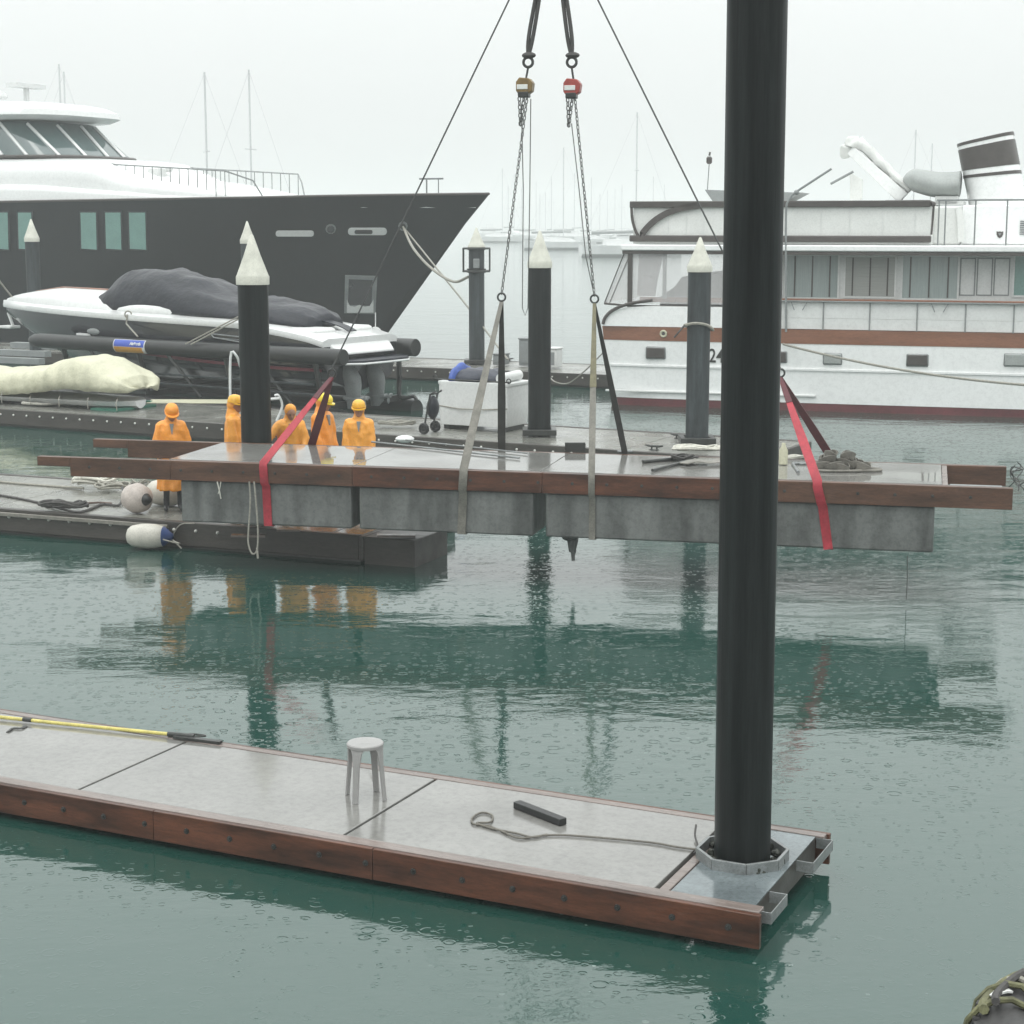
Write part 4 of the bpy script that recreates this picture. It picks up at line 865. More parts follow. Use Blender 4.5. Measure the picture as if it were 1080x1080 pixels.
person(179, None, 27.42, R(14), 1.66, 'person in orange raincoat and peaked hood looking down, black boots beside the fenders', 'orange', head=(.5, .1), hat='peak', arms=(((-.24, -.03, 1.18), (-.21, -.12, .95)), ((.25, .0, 1.18), (.24, -.06, .93))))
person(246, None, 27.9, R(82), 1.72, 'person in orange raincoat and amber helmet half hidden by the black pile', 'orange2', head=(.15, 0), hat='cap')
person(305, None, 27.75, R(10), 1.66, 'person with orange hood up reaching one arm out to the deck edge', 'orange2', lean=.16, head=(.35, .15), hat='hood', arms=(((-.34, -.10, 1.24), (-.50, -.22, 1.12)), ((.24, -.05, 1.18), (.2, -.2, .98))))
person(339, None, 28.2, R(60), 1.72, 'person in bright yellow hard hat behind the dark red strap', 'orange', head=(.25, .2), hat='helmet')
person(378, None, 27.75, R(2), 1.66, 'person in orange raincoat with amber helmet facing the viewer at the right', 'orange2', head=(.12, 0), hat='cap')
# ================================================================== DARK MEGA YACHT
Mf = Frame(-.86, 66.0, .904, -.4275)              # local x: 0 at the bow tip, negative aft
ZS = 5.93; LOA = 44
def m_s0(z): return 5.5 * (1 - z / ZS)
def m_b(s, z):
    s1 = s - m_s0(z); 
    if s1 <= 0: return .03
    t_ = min(1, s1 / (11 + 4 * (1 - z / ZS))); bb = (3.35 + .75 * max(0, z) / ZS) * (1 - (1 - t_) ** (2.0 + .3 * z / ZS)) + .03
    return bb * (1 - .12 * max(0, (s - 32) / 12))
def m_sheer(s): return ZS - .14 * min(1, s / 8) - .12 * min(1, max(0, (s - 8) / 14))
my = fempty('dark_yacht', Mf, label='large dark hulled motor yacht with white superstructure behind the speedboat', cat='yacht')
st = [0, .3, .7, 1.2, 2, 3, 4, 5, 6, 7, 8, 9.5, 11, 13, 15, 17, 20, 24, 28, 32, 36, 40, LOA]; zs = [-.8, 0, .8, 1.6, 2.4, 3.2, 4, 4.8, 5.4, 1]
rings = []
for s_ in st:
    T_ = m_sheer(s_); lev = [T_ * f for f in (1, .93, .82, .7, .58, .46, .34, .22, .1, 0, -.12)]
    # sections follow the raked stem: stations slide aft as they go down
    near_ = [(-(s_ + m_s0(max(z, 0)) * max(0, 1 - s_ / 20)), -m_b(s_ + m_s0(max(z, 0)) * max(0, 1 - s_ / 20), max(z, 0)), z) for z in lev]
    rings.append(near_ + [(x, -y, z) for x, y, z in near_[::-1]])
g = MB().loft(rings); HULL = obj('hull', g, M['hullblack'], my, ang=40)
hull_bvh = BVHTree.FromPolygons([Mf.world(*v) for v in g.v], [f for f in g.f])
def hit(px, py, bvh=hull_bvh, off=.02, F=Mf):
    r = ray(px, py).normalized(); loc, nrm, idx, d_ = bvh.ray_cast(Vector((0, 0, CAMZ)), r)
    if loc is None: return None
    if nrm.dot(r) > 0: nrm = -nrm
    return F.loc(loc + nrm * off)
def patch(px, name, m, parent, off=.02, bvh=hull_bvh, F=Mf, thick=.03, n=3):
    """a thin raised panel on a curved side; px: pixel outline"""
    P = []
    for i in range(len(px)):
        a, b = px[i], px[(i + 1) % len(px)]
        for k in range(n): P.append((a[0] + (b[0] - a[0]) * k / n, a[1] + (b[1] - a[1]) * k / n))
    top = [hit(x, y, bvh, off, F) for x, y in P]; bot = [hit(x, y, bvh, off - thick, F) for x, y in P]
    if any(q_ is None for q_ in top): return None
    k = len(top); g = MB().add(top + bot, [tuple(range(k))] + [(i, i + k, (i + 1) % k + k, (i + 1) % k) for i in range(k)])
    return obj(name, g, m, parent)
def rrect(x0, y0, x1, y1, r, sk=0):
    pts = []
    for cx_, cy_, a0 in ((x1 - r, y0 + r, -90), (x1 - r, y1 - r, 0), (x0 + r, y1 - r, 90), (x0 + r, y0 + r, 180)):
        for k in range(4): a = R(a0 + 30 * k); pts.append((cx_ + r * math.cos(a) + sk * (cy_ + r * math.sin(a) - y0), cy_ + r * math.sin(a)))
    return pts
for x0, x1 in ((-4, 10), (20, 35), (86, 103), (112, 129), (137, 155)):
    fr_ = patch([(x0 - 1.6, 222.4), (x1 + .6, 222.4), (x1 + 1.6, 264.6), (x0 - .6, 263.6)], 'window_frame', M['hullboat'], my, .05)
    patch([(x0, 224), (x1 - 1, 224), (x1, 263), (x0 + 1, 262)], 'window', M['glassgreen'], my, .07)
patch(rrect(291, 243, 331, 249, 2.4), 'fairlead_slot', M['gel'], my, .04, n=1)
patch(rrect(367, 240, 408, 247.5, 3.4), 'fairlead_slot', M['gel'], my, .04, n=1); patch(rrect(374, 242, 393, 246, 1.8), 'slot_opening', M['darkmetal'], my, .06, n=1)
for cx_, cy_, rx_, ry_, m_ in ((349, 241, 5.6, 5.2, 'steel'), (349, 241, 4, 3.6, 'hullboat'), (425, 238, 5, 5, 'steel'), (425, 238, 3, 3, 'darkmetal')):
    patch([(cx_ + rx_ * math.cos(k * .628), cy_ + ry_ * math.sin(k * .628)) for k in range(10)], 'hawse_ring' if m_ == 'steel' else 'hawse_hole', M[m_], my, .05 if m_ == 'steel' else .07, n=1)
patch([(364, 290), (398, 291), (396, 331), (363, 330)], 'anchor_pocket', M['grey'], my, .03)
patch([(368, 294), (393, 295), (392, 322), (367, 321)], 'pocket_recess', M['hullboat'], my, .045)
patch([(366, 315), (369, 322), (374, 323), (379, 321), (385, 323), (390, 322), (394, 315), (394, 329), (366, 329)], 'anchor', M['gel'], my, .07, n=2)
patch([(-30, 213.6), (60, 213.2), (172, 212), (172, 216), (60, 218.5), (-30, 219)], 'gold_stripe', M['gold'], my, .05) 
g = MB()
for sd_ in (-1, 1): g.tube([(-s_, sd_ * (m_b(s_, m_sheer(s_)) - .02), m_sheer(s_) + .03) for s_ in [0, 1, 2, 4, 6, 8, 11, 15, 20, 28, 36, 43]], .05, 6)
obj('cap_rail', g, M['brown'], my)
obj('foredeck', MB().slab([(-s_, -(m_b(s_, 5.6) - .1)) for s_ in (.5, 2, 4, 6, 9, 13, 20, 30, 43)] + [(-s_, (m_b(s_, 5.6) - .1)) for s_ in (43, 30, 20, 13, 9, 6, 4, 2, .5)], 5.45, 5.5), M['gel2'], my)
# white deckhouse
def house(stn, m_, name, n=22, pw=.45):
    rings = []
    for s_, hw_, z0, z1 in stn:
        ring = []
        for k in range(n + 1):
            u_ = math.pi * k / n; c_, s2 = math.cos(u_), math.sin(u_)
            ring.append((-s_, -hw_ * (abs(c_) ** pw) * (1 if c_ > 0 else -1), z0 + (z1 - z0) * s2 ** pw))
        rings.append(ring)
    return obj(name, MB().loft(rings), M[m_], my, ang=50)
house([(7.6, .4, 5.55, 5.66), (8.3, 1.3, 5.5, 5.86), (9.5, 2.2, 5.5, 6.05), (11, 2.9, 5.5, 6.28), (12.5, 3.35, 5.5, 6.50), (13.6, 3.5, 5.5, 6.62), (14.4, 3.6, 5.5, 6.9), (15.4, 3.65, 5.5, 7.32), (16.2, 3.68, 5.5, 7.42), (20, 3.75, 5.5, 7.50), (28, 3.75, 5.5, 7.6), (38, 3.7, 5.5, 7.6), (39, 3.2, 5.5, 7.2)], 'whitehouse', 'deckhouse', pw=.3)
house([(8.6, 2.0, 5.5, 5.75), (11, 3.15, 5.5, 5.9), (14, 3.80, 5.5, 6.15), (18, 4.02, 5.5, 6.45), (24, 4.05, 5.5, 6.55), (38, 3.95, 5.5, 6.55)], 'whitehouse', 'bulwark_coaming', pw=.22)
# bridge glass, pillars, roof
def plan(sf, hw_, z, n=30, aft=27):
    P = []
    for k in range(n + 1):
        a = -math.pi / 2 + math.pi * k / n; P.append((-(sf + 3.2 * (1 - abs(math.cos(a)) ** .75)), hw_ * (abs(math.sin(a)) ** .55) * (1 if a > 0 else -1), z))
    return [(-aft, -hw_, z)] + P + [(-aft, hw_, z)]
zb, zt = 7.5, 8.95
g = MB().loft([plan(17.4, 3.0, zb), plan(19.2, 2.65, zt)]); BR = obj('bridge_glass', g, M['glass'], my)
br_bvh = BVHTree.FromPolygons([Mf.world(*v) for v in g.v], g.f)
for (xa, ya), (xb_, yb_) in (((-24, 130), (3, 164)), ((0, 130), (29, 164.5)), ((29, 131), (63, 165)), ((60, 133), (91, 166)), ((85, 134), (114, 167)), ((99, 135), (131, 167))):
    P = [hit(xa + (xb_ - xa) * k / 5, ya + (yb_ - ya) * k / 5, br_bvh, .03) for k in range(6)]; P = [p for p in P if p]
    if len(P) > 1: obj('window_pillar', MB().tube(P, .07, 6), M['gel'], my)
obj('window_sill', MB().tube(plan(17.3, 3.05, zb + .02), .07, 6), M['brown'], my)
g = MB(); rings = []
for z, grow in ((9.0, -.25), (9.02, .45), (9.18, .85), (9.4, .8), (9.62, .3), (9.74, -.4), (9.8, -1.2)):
    rings.append(plan(18.9 - grow, 2.75 + grow * .5, z, aft=28 + grow))
obj('bridge_roof', g.loft(rings), M['whitehouse'], my, ang=50)
obj('radar_arch', MB().tube([(-21.5, 0, 9.7), (-21.5, 0, 10.5)], .12, 8).box(-21.8, -21.2, -.9, .9, 10.45, 10.62).lathe([(.3, 10.1), (.36, 10.2), (.3, 10.4), (.02, 10.42)], c=(-23.5, .6, 0), n=16), M['gel'], my)
# bow railing
g = MB(); top = []
for k in range(13):
    s_ = 9.9 + k * .42; top.append((-s_, -min(m_b(s_, 5.7) * .72, 2.6), 6.85 + .025 * k))
A = [hitp for hitp in top]
g.tube([(-8.9, -1.5, 5.85), (-9.2, -1.75, 6.5)] + top + [(-16, -2.7, 7.3)], .028, 6)
for p in top: g.tube([(p[0], p[1], 5.9), p], .018, 5)
g.tube([(x, -y, z) for x, y, z in [(-8.9, -1.5, 5.85), (-9.2, -1.75, 6.5)] + top + [(-16, -2.7, 7.3)]], .028, 6)
for p in top: g.tube([(p[0], -p[1], 5.9), (p[0], -p[1], p[2])], .018, 5)
obj('bow_railing', g, M['steel'], my)
obj('windlass', MB().box(-14.4, -13.9, -1.4, -.8, 6.5, 7.05).lathe([(.25, 6.9), (.3, 7.0), (.3, 7.1), (.05, 7.15)], c=(-14.1, -.6, 0), n=14), M['gel2'], my, bevel=.04)
obj('jackstaff', MB().tube([(-2.6, 0, 5.9), (-2.6, 0, 6.55)], .03, 6).box(-2.9, -1.9, -.03, .03, 6.5, 6.56).tube([(-2.1, 0, 5.9), (-2.1, 0, 6.5)], .02, 6), M['steel'], my)
h0 = Mf.world(*hit(425, 238, off=.1)); 
line([h0, V(436, 262, 60.6), V(455, 283, 59), V(478, 297, 57.4), V(494, 292, 56.6)], .045, 'rope', 'thick mooring rope drooping from the dark bow to the lamp pile')
line([h0 + Vector((.05, 0, -.05)), V(455, 276, 60.3), V(495, 326, 57.6), V(530, 372, 54.8), V(536, 379, 54.4)], .03, 'rope', 'straight mooring rope from the dark bow down to the farthest dock')
a = W(396, 362, .4); solo('bow_fender', MB().ell(V(396, 353, a.y - 1) , (.26, .26, .3), 18, 12).tube([V(396, 345, a.y - 1), V(396, 330, a.y - 0)], .02, 6), M['gel2'], V(396, 353, a.y - 1), 'round white fender beneath the dark bow', 'fender')
# ================================================================== SPEEDBOAT ON ITS LIFT
Lf = Frame(-4.15, 43.2, .822, -.569)
lift = fempty('boat_lift', Lf, label='black tubular boat lift under the dark speedboat', cat='boat lift')
obj('upper_tube', MB().lathe([(.10, -11.5), (.17, -11.35), (.205, -11.1), (.205, 0), (.19, .02), (.001, .03)], c=(0, 0, 1.63), n=28, axis='x'), M['rubber'], lift)
obj('upper_tube', MB().lathe([(.10, -11.3), (.2, -11.2), (.235, -11.0), (.235, -.4), (.22, -.38), (.001, -.37)], c=(0, 3.4, 1.66), n=28, axis='x'), M['rubber'], lift)
for y in (.35, 3.4):
    obj('lower_tank', MB().lathe([(.001, -11.2), (.2, -11.1), (.27, -10.8), (.27, -.42), (.26, -.36), (.001, -.34)], c=(0, y, .03), n=28, axis='x'), M['rubber'], lift)
for x in (-.95, -4.0, -7.2, -10.2):
    for y in (0, 3.4): obj('post', MB().tube([(x, y, 1.6), (x, y + (.35 if y == 0 else 0), .2)], .07, 8), M['darkmetal'], lift)
    obj('cross_beam', MB().box(x - .07, x + .07, .3, 3.45, .24, .40), M['darkmetal'], lift, bevel=.01)
for x in (-3.0, -6.2, -9.2): obj('diagonal_arm', MB().tube([(x, -.05, 1.6), (x + 1.0, .3, .35)], .045, 6), M['darkmetal'], lift)
obj('bunk', MB().box(-10.5, -1.6, .95, 1.2, .41, .62), M['rubber'], lift, bevel=.02); obj('bunk', MB().box(-10.5, -1.6, 2.2, 2.45, .41, .62), M['rubber'], lift, bevel=.02)
obj('side_rail', MB().tube([(-10.4, .05, .92), (-1, .05, .9)], .03, 6).tube([(-10.4, .12, .66), (-1, .12, .64)], .03, 6), M['pilegrey'], lift)
obj('tank_hose', MB().tube(spline([(-.9, 3.4, .9), (-.88, 3.3, .45), (-.7, 3.25, .32), (-.4, 3.3, .38), (-.3, 3.3, .3)], 5), .05, 7).torus((-.8, 3.35, .34), .12, .03, 'z'), M['darkmetal'], lift)
sA, sB = Lf.pix(118, 365, -.25), Lf.pix(151, 368, -.25)
def curvpan(x0, x1, a0, a1, r, zc, m_, name, parent, n=6):
    out = []; inn = []
    g = MB(); rings = []
    for k in range(n + 1):
        a = R(a0 + (a1 - a0) * k / n); rings.append([(x0, -r * math.cos(a), zc + r * math.sin(a)), (x1, -r * math.cos(a), zc + r * math.sin(a)), (x1, -(r - .008) * math.cos(a), zc + (r - .008) * math.sin(a)), (x0, -(r - .008) * math.cos(a), zc + (r - .008) * math.sin(a))])
    return obj(name, g.loft(rings), m_, parent)
sg = curvpan(sA.x, sB.x, -58, 52, .215, 1.63, M['gel2'], 'sign_plate', lift); curvpan(sA.x + .03, sB.x - .03, -4, 48, .219, 1.63, M['banner_b'], 'blue_field', sg); curvpan(sA.x + .03, sB.x - .1, -54, -6, .219, 1.63, M['banner_o'], 'orange_field', sg)
text_mesh('AirBerth', .115, M['gel'], sg, ((sB.x * .72 + sA.x * .28), -.214, 1.70), (R(70), 0, 0), .004, bold=.004)
sb = fempty('speedboat', Lf, label='long black speedboat with white deck and black cover on the tubular lift', cat='boat')
X0, X1 = -14.55, -.85
def sbt(x): return max(0, min(1, (-x + X1) / (X1 - X0)))
def sbb(x): t_ = sbt(x); return 1.50 * (1 - max(0, (t_ - .38) / .62) ** 2.3) ** .9 * (1 - .05 * (1 - t_)) + .02
def sbg(x): return 2.34 + .20 * ((-x - 3.8) / 10.7) if x < -3.8 else 1.95 + .39 * ((-x - .85) / 2.95) ** .7
def sbk(x): t_ = sbt(x); return .64 + 1.62 * max(0, (t_ - .66) / .34) ** 1.6
def sbc(x): t_ = sbt(x); return .98 + 1.30 * t_ ** 2.6
CY = 1.7; rings = []
for i in range(29):
    x = X1 + (X0 - X1) * i / 28; b = sbb(x); g_, k_, c_ = sbg(x) - .12, sbk(x), max(sbc(x), sbk(x) + .02)
    half = [(x, b, g_), (x, b * .985, g_ * .55 + c_ * .45), (x, b * .86, c_), (x, b * .45, (c_ + k_) / 2 - .02)]
    rings.append([(p[0], CY - p[1], p[2]) for p in half] + [(x, CY, k_)] + [(p[0], CY + p[1], p[2]) for p in half[::-1]])
obj('hull', MB().loft(rings), M['hullboat'], sb, ang=30)
rings = []
for i in range(29):
    x = X1 + (X0 - .08 - X1) * i / 28; b = sbb(x) + .03; g_ = sbg(x)
    rings.append([(x, CY - b, g_ - .13), (x, CY - b - .02, g_ - .07), (x, CY - b, g_ + .02), (x, CY - b * .86, g_ + .08), (x, CY + b * .86, g_ + .08), (x, CY + b, g_ + .02), (x, CY + b + .02, g_ - .07), (x, CY + b, g_ - .13)])
obj('gunwale', MB().loft(rings), M['gel'], sb, ang=40)
rings = []
for i in range(20):
    x = -7.5 + (X0 + .1 + 7.5) * i / 19; b = sbb(x) * .84; e = min(1, (x - X0) / 2.6) ** .6; cr = .48 * e
    rings.append([(x, CY - b * math.cos(math.pi * k / 12), sbg(x) + .07 + cr * math.sin(math.pi * k / 12) ** .8) for k in range(13)])
obj('foredeck', MB().loft(rings), M['gel'], sb, ang=60)
obj('deck_trim', MB().tube([(x, CY, sbg(x) + .56 * min(1, (x - X0) / 2.6) ** .6) for x in [-13.2, -12, -11, -10, -9.4]], .03, 6), M['varnish'], sb)
obj('windscreen_base', MB().ell((-7.0, CY - 1.02, sbg(-7) + .12), (1.9, .28, .26), 20, 10), M['gel'], sb)
prof = [(-10.0, 2.82, .6), (-9.6, 3.08, .95), (-9.15, 3.36, 1.1), (-8.75, 3.56, 1.16), (-8.6, 3.60, 1.18), (-7.7, 3.64, 1.2), (-7.0, 3.58, 1.24), (-6.3, 3.40, 1.28), (-5.6, 3.16, 1.3), (-4.9, 2.99, 1.3), (-4.2, 2.91, 1.3), (-3.5, 2.88, 1.26), (-2.9, 2.80, 1.15), (-2.3, 2.64, .95), (-1.9, 2.46, .6)]
rings = []
for i in range(len(prof) - 1):
    for q_ in range(4):
        f = q_ / 4; x, zt_, b = [prof[i][k] * (1 - f) + prof[i + 1][k] * f for k in range(3)]; b = min(b, sbb(x) * .93); zb_ = sbg(x) + .1; ring = []
        for k in range(25):
            u_ = math.pi * k / 24; sv = math.sin(u_) ** .92
            w_ = noise.noise(Vector((x * 1.1, u_ * 2.0, 3))) * .15 + .06 * abs(noise.noise(Vector((x * 3 + u_ * 2, u_ * 3, 8))))
            ring.append((x, CY - b * (abs(math.cos(u_)) ** .8) * (1 if u_ < math.pi / 2 else -1), zb_ + (zt_ - zb_) * sv + w_ * sv))
        rings.append(ring)
obj('boat_cover', MB().loft(rings), M['cover'], sb, ang=180)
for y in (CY - .75, CY + .72): obj('sun_pad', MB().box(-2.75, -1.35, y - .42, y + .42, 2.0, 2.26).wob(.0), M['gel2'], sb, bevel=.09)
obj('pad_strap', MB().strap(spline([(-2.4, CY, 2.5), (-1.9, CY, 2.38), (-1.4, CY - .02, 2.28), (-1.1, CY - .02, 2.16)], 4), (0, 1, 0), .34, .012), M['cover'], sb)
obj('engine_hatch', MB().loft([[(x, CY - b, z0_), (x, CY - b * .95, z1_), (x, CY + b * .95, z1_), (x, CY + b, z0_)] for x, b, z0_, z1_ in ((-3.2, 1.3, 1.9, 2.12), (-1.8, 1.33, 1.85, 2.06), (-.9, 1.25, 1.7, 1.92), (-.6, 1.1, 1.6, 1.66))]), M['gel'], sb, bevel=.04)
obj('side_pod', MB().ell((-3.3, CY - 1.33, 2.14), (.62, .17, .15), 20, 10), M['gel'], sb)
obj('swim_platform', MB().slab([(-1.2, .35), (-.35, .35), (-.02, .8), (.02, CY), (-.02, 2.6), (-.35, 3.05), (-1.2, 3.05)], 1.40, 1.50), M['cover'], sb, bevel=.02)
obj('platform_edge', MB().tube([(-1.2, .34, 1.42), (-.35, .34, 1.42), (-.0, .8, 1.42), (.04, CY, 1.42), (-.0, 2.6, 1.42), (-.35, 3.06, 1.42)], .03, 6), M['gel'], sb)
for y in (1.15, 2.1):
    d_ = obj('stern_drive', MB().loft([[(xc + a * math.cos(2 * math.pi * k / 14), y + b * math.sin(2 * math.pi * k / 14), z) for k in range(14)] for z, xc, a, b in ((1.3, -.85, .22, .17), (1.05, -.75, .30, .2), (.85, -.68, .28, .16), (.6, -.66, .24, .09), (.36, -.66, .22, .07), (.22, -.72, .14, .04))]).ell((-.66, y, .48), (.36, .09, .09), 12, 8), M['grey'], sb)
    obj('propeller', MB().lathe([(.03, 0), (.05, .05), (.02, .14)], c=(-.33, y, .48), n=10, axis='x').ell((-.28, y + .1, .52), (.02, .09, .05), 8, 6).ell((-.28, y - .1, .52), (.02, .09, .05), 8, 6).ell((-.28, y, .38), (.02, .05, .09), 8, 6), M['steel'], d_)
obj('bottom_stripe', MB().loft([[(x, CY - sbb(x) * (.97) - .012, sbc(x) + .22), (x, CY - sbb(x) * .985 - .014, sbc(x) + .30), (x, CY - sbb(x) * .97 + .02, sbc(x) + .30), (x, CY - sbb(x) * .95 + .02, sbc(x) + .22)] for x in [-1 - .8 * k for k in range(12)]]), M['boot'], sb)
for px0, px1, py_ in ((74, 89, 353), (246, 254, 366)):
    a = Lf.pix(px0, py_, .2); b_ = Lf.pix(px1, py_, .2); obj('side_vent', MB().box(a.x, b_.x, CY - sbb(a.x) - .03, CY - sbb(a.x) + .05, a.z - .035, a.z + .035), M['gel'], sb, bevel=.01)
a, b_ = Lf.pix(222, 352, .2), Lf.pix(258, 360, .2); yy = CY - sbb(a.x) - .02
obj('side_grille', MB().tube([(a.x, yy, a.z), (b_.x, yy, a.z - .05), (b_.x, yy, b_.z - .04), (a.x + .1, yy, b_.z + .06), (a.x, yy, a.z)], .02, 5).tube([(a.x + .1, yy, a.z - .09), (b_.x, yy, a.z - .13)], .012, 4), M['steel'], sb)
a = Lf.pix(94, 350, .2); obj('porthole', MB().ell((a.x, CY - sbb(a.x) + .01, a.z), (.28, .03, .09), 20, 6), M['grey'], sb)
obj('cleat', MB().tube([(-13.9, CY - .1, sbg(-13.9) + .12), (-13.9, CY - .1, sbg(-13.9) + .24), (-13.6, CY - .1, sbg(-13.9) + .24)], .025, 6).tube([(-11.6, CY - .7, 2.75), (-11.5, CY - .7, 2.82)], .03, 6), M['steel'], sb)
l1 = Lf.pix(137, 326, .3)
solo('boat_line', MB().tube([Lf.world(l1.x, CY - sbb(l1.x) - .05, 2.45), Lf.world(l1.x, CY - sbb(l1.x) - .1, 2.2), Lf.world(l1.x + .8, -.2, 1.9)], .022, 6).torus(Lf.world(l1.x, CY - sbb(l1.x) - .02, 2.45), .09, .02, 'y'), M['rope'], Lf.world(l1.x, .2, 2.45), 'thin line hanging from the speedboat rail to the lift tube', 'mooring line')
p0, p1 = Lf.pix(252, 334, .15), Lf.pix(196, 363, -.2)
solo('boat_line', MB().tube([Lf.world(p0.x, .12, p0.z), Lf.world(p1.x, -.22, p1.z)], .018, 6).tube([Lf.world(p0.x + .15, .12, p0.z), Lf.world(p1.x + .2, -.22, p1.z)], .018, 6), M['rope'], Lf.world(p0.x, .12, p0.z), 'doubled line from the speedboat side down to the black tube', 'mooring line')
bw = Lf.world(-14.2, CY, sbg(-14) + .1)
line([bw, V(-6, 288, 52), V(-20, 255, 53)], .03, 'rope', 'mooring line rising left from the speedboat bow')
obj('anchor', MB().tube([(-14.5, CY, 2.25), (-14.3, CY, 1.85)], .05, 6).box(-14.75, -14.2, CY - .2, CY + .2, 1.78, 1.86), M['gel2'], sb, bevel=.02)
# ================================================================== WHITE MOTOR YACHT
Yf = Frame(2.33, 47.69, .955, -.295)
wy = fempty('white_yacht', Yf, label='white classic motor yacht with teak stripe and striped funnel', cat='yacht')
BM = 2.8
def yb(x): return BM * (1 - max(0, (x - 13) / 13.5) ** 2.2) * (1 - .06 * max(0, 1 - x / 1.5)) + .02
def yhull(z0_, z1_, off, m_, name, x0=.1, x1=26.2, rake=.25, flare=.0):
    rings = []
    for i in range(33):
        x = x0 + (x1 - x0) * i / 32; b = yb(x) + off
        xr = x + (rake * (1 - z0_ / 2.2) if i == 0 else 0)
        zr = lambda z: (x + (2.0 - z) * .12 if i == 0 else x)
        rings.append([(zr(z0_), BM - b + .10 * (1 - z0_ / 2.2), z0_), (zr(z1_), BM - b + .10 * (1 - z1_ / 2.2), z1_), (zr(z1_), BM + b - .10 * (1 - z1_ / 2.2), z1_), (zr(z0_), BM + b - .10 * (1 - z0_ / 2.2), z0_)])
    return obj(name, MB().loft(rings), m_, wy, ang=30)
yhull(-.5, .21, -.015, M['red'], 'bottom_paint'); yhull(.212, 1.77, 0, M['white'], 'hull'); yhull(1.772, 2.14, .012, M['varnish'], 'teak_band')
yhull(1.07, 1.12, .035, M['white'], 'rub_rail', x0=.2); 
obj('spray_rail', MB().box(.22, 5.9, -.0, .09, .38, .43), M['gel2'], wy, bevel=.01)
# aft bulwark (left of the frame's big pile) and rail boards
g = MB().prism([(.12, 2.15), (.2, 2.35), (.42, 2.56), (.8, 2.66), (1.4, 2.70), (4.9, 2.70), (4.9, 2.15)], .0, .08); obj('aft_bulwark', g, M['white'], wy)
obj('transom_bulwark', MB().box(.13, .2, .08, 5.5, 2.15, 2.42), M['white'], wy)
obj('coaming_trim', MB().tube(spline([(.14, -.03, 2.2), (.22, -.03, 2.4), (.45, -.03, 2.60), (.9, -.03, 2.76), (1.5, -.03, 2.86)], 5), .045, 7), M['brown'], wy)
Ys = [Yf.pix(px, 340, 0).x for px in (776, 822, 868, 917, 967, 1018, 1069, 1120, 1171, 1222)]
for a, b_ in zip(Ys, Ys[1:]):
    obj('rail_board', MB().box(a + .012, b_ - .012, .03, .06, 2.16, 2.44).box(a + .012, b_ - .012, .032, .058, 2.448, 2.86), M['gel2'], wy)
for a in Ys: obj('stanchion', MB().tube([(a, .01, 2.12), (a, .01, 2.93)], .018, 6), M['grey'], wy)
obj('top_rail', MB().box(4.0, 17.5, -.03, .07, 2.90, 2.95), M['varnish'], wy, bevel=.01); obj('rail_tube', MB().tube([(4.0, -.04, 2.88), (17.5, -.04, 2.88)], .022, 6), M['grey'], wy)
for px in (840, 988): a = Yf.pix(px, 330, 0).x; obj('fender_hook', MB().tube([(a - .15, -.03, 2.88), (a - .05, -.06, 2.65)], .014, 5).tube([(a + .28, -.03, 2.88), (a + .16, -.06, 2.65)], .014, 5), M['grey'], wy)
obj('main_deck', MB().box(.3, 18, .1, 5.5, 2.1, 2.15), M['varnish'], wy)
# cabin
obj('cabin_wall', MB().box(4.4, 17, .8, 4.8, 2.15, 4.14), M['gel2'], wy)
def ywin(px0, px1, py0, py1, m_, mull=(), y=.8, name='window'):
    a, b_ = Yf.pix(px0, py0, y), Yf.pix(px1, py1, y)
    w_ = obj(name, MB().box(a.x, b_.x, y - .02, y + .02, b_.z, a.z), M[m_], wy)
    f_ = MB()
    for q_ in ((a.x - .05, a.x, b_.z - .05, a.z + .05), (b_.x, b_.x + .05, b_.z - .05, a.z + .05), (a.x, b_.x, a.z, a.z + .05), (a.x, b_.x, b_.z - .05, b_.z)): f_.box(q_[0], q_[1], y - .045, y - .001, q_[2], q_[3])
    obj('window_frame', f_, M['gel2'], w_)
    for mm_ in mull: c_ = Yf.pix(mm_, py0, y).x; obj('mullion', MB().box(c_ - .018, c_ + .018, y - .035, y - .021, b_.z + .02, a.z - .02), M['brown'], w_)
ywin(830, 883, 269, 314, 'glassgreen2', (839, 857.5, 876)); ywin(892.5, 943, 271, 313, 'blind', (900, 918.5, 937)); ywin(953, 1009, 270, 315, 'glassgreen2', (961, 981, 1001))
ywin(766, 818, 269, 314, 'glassgrey', (780, 800)); ywin(1071, 1122, 270, 312, 'glassgreen', (1095,))
for k in range(3):
    a, b_ = Yf.pix(1013 + 18 * k, 272, .8), Yf.pix(1028 + 18 * k, 312, .8); g = MB()
    for q_ in ((a.x, a.x + .03, b_.z, a.z), (b_.x - .03, b_.x, b_.z, a.z), (a.x + .031, b_.x - .031, a.z - .03, a.z), (a.x + .031, b_.x - .031, b_.z, b_.z + .03)): g.box(q_[0], q_[1], .785, .805, q_[2], q_[3])
    obj('shutter_panel', g, M['grey'], wy)
# boat deck slab and its dark edge
obj('boat_deck', MB().box(.62, 17.8, -.06, 5.6, 4.17, 4.33), M['white'], wy, bevel=.03); obj('deck_edge_trim', MB().box(.66, 17.7, -.03, 5.55, 4.08, 4.165), M['brown'], wy)
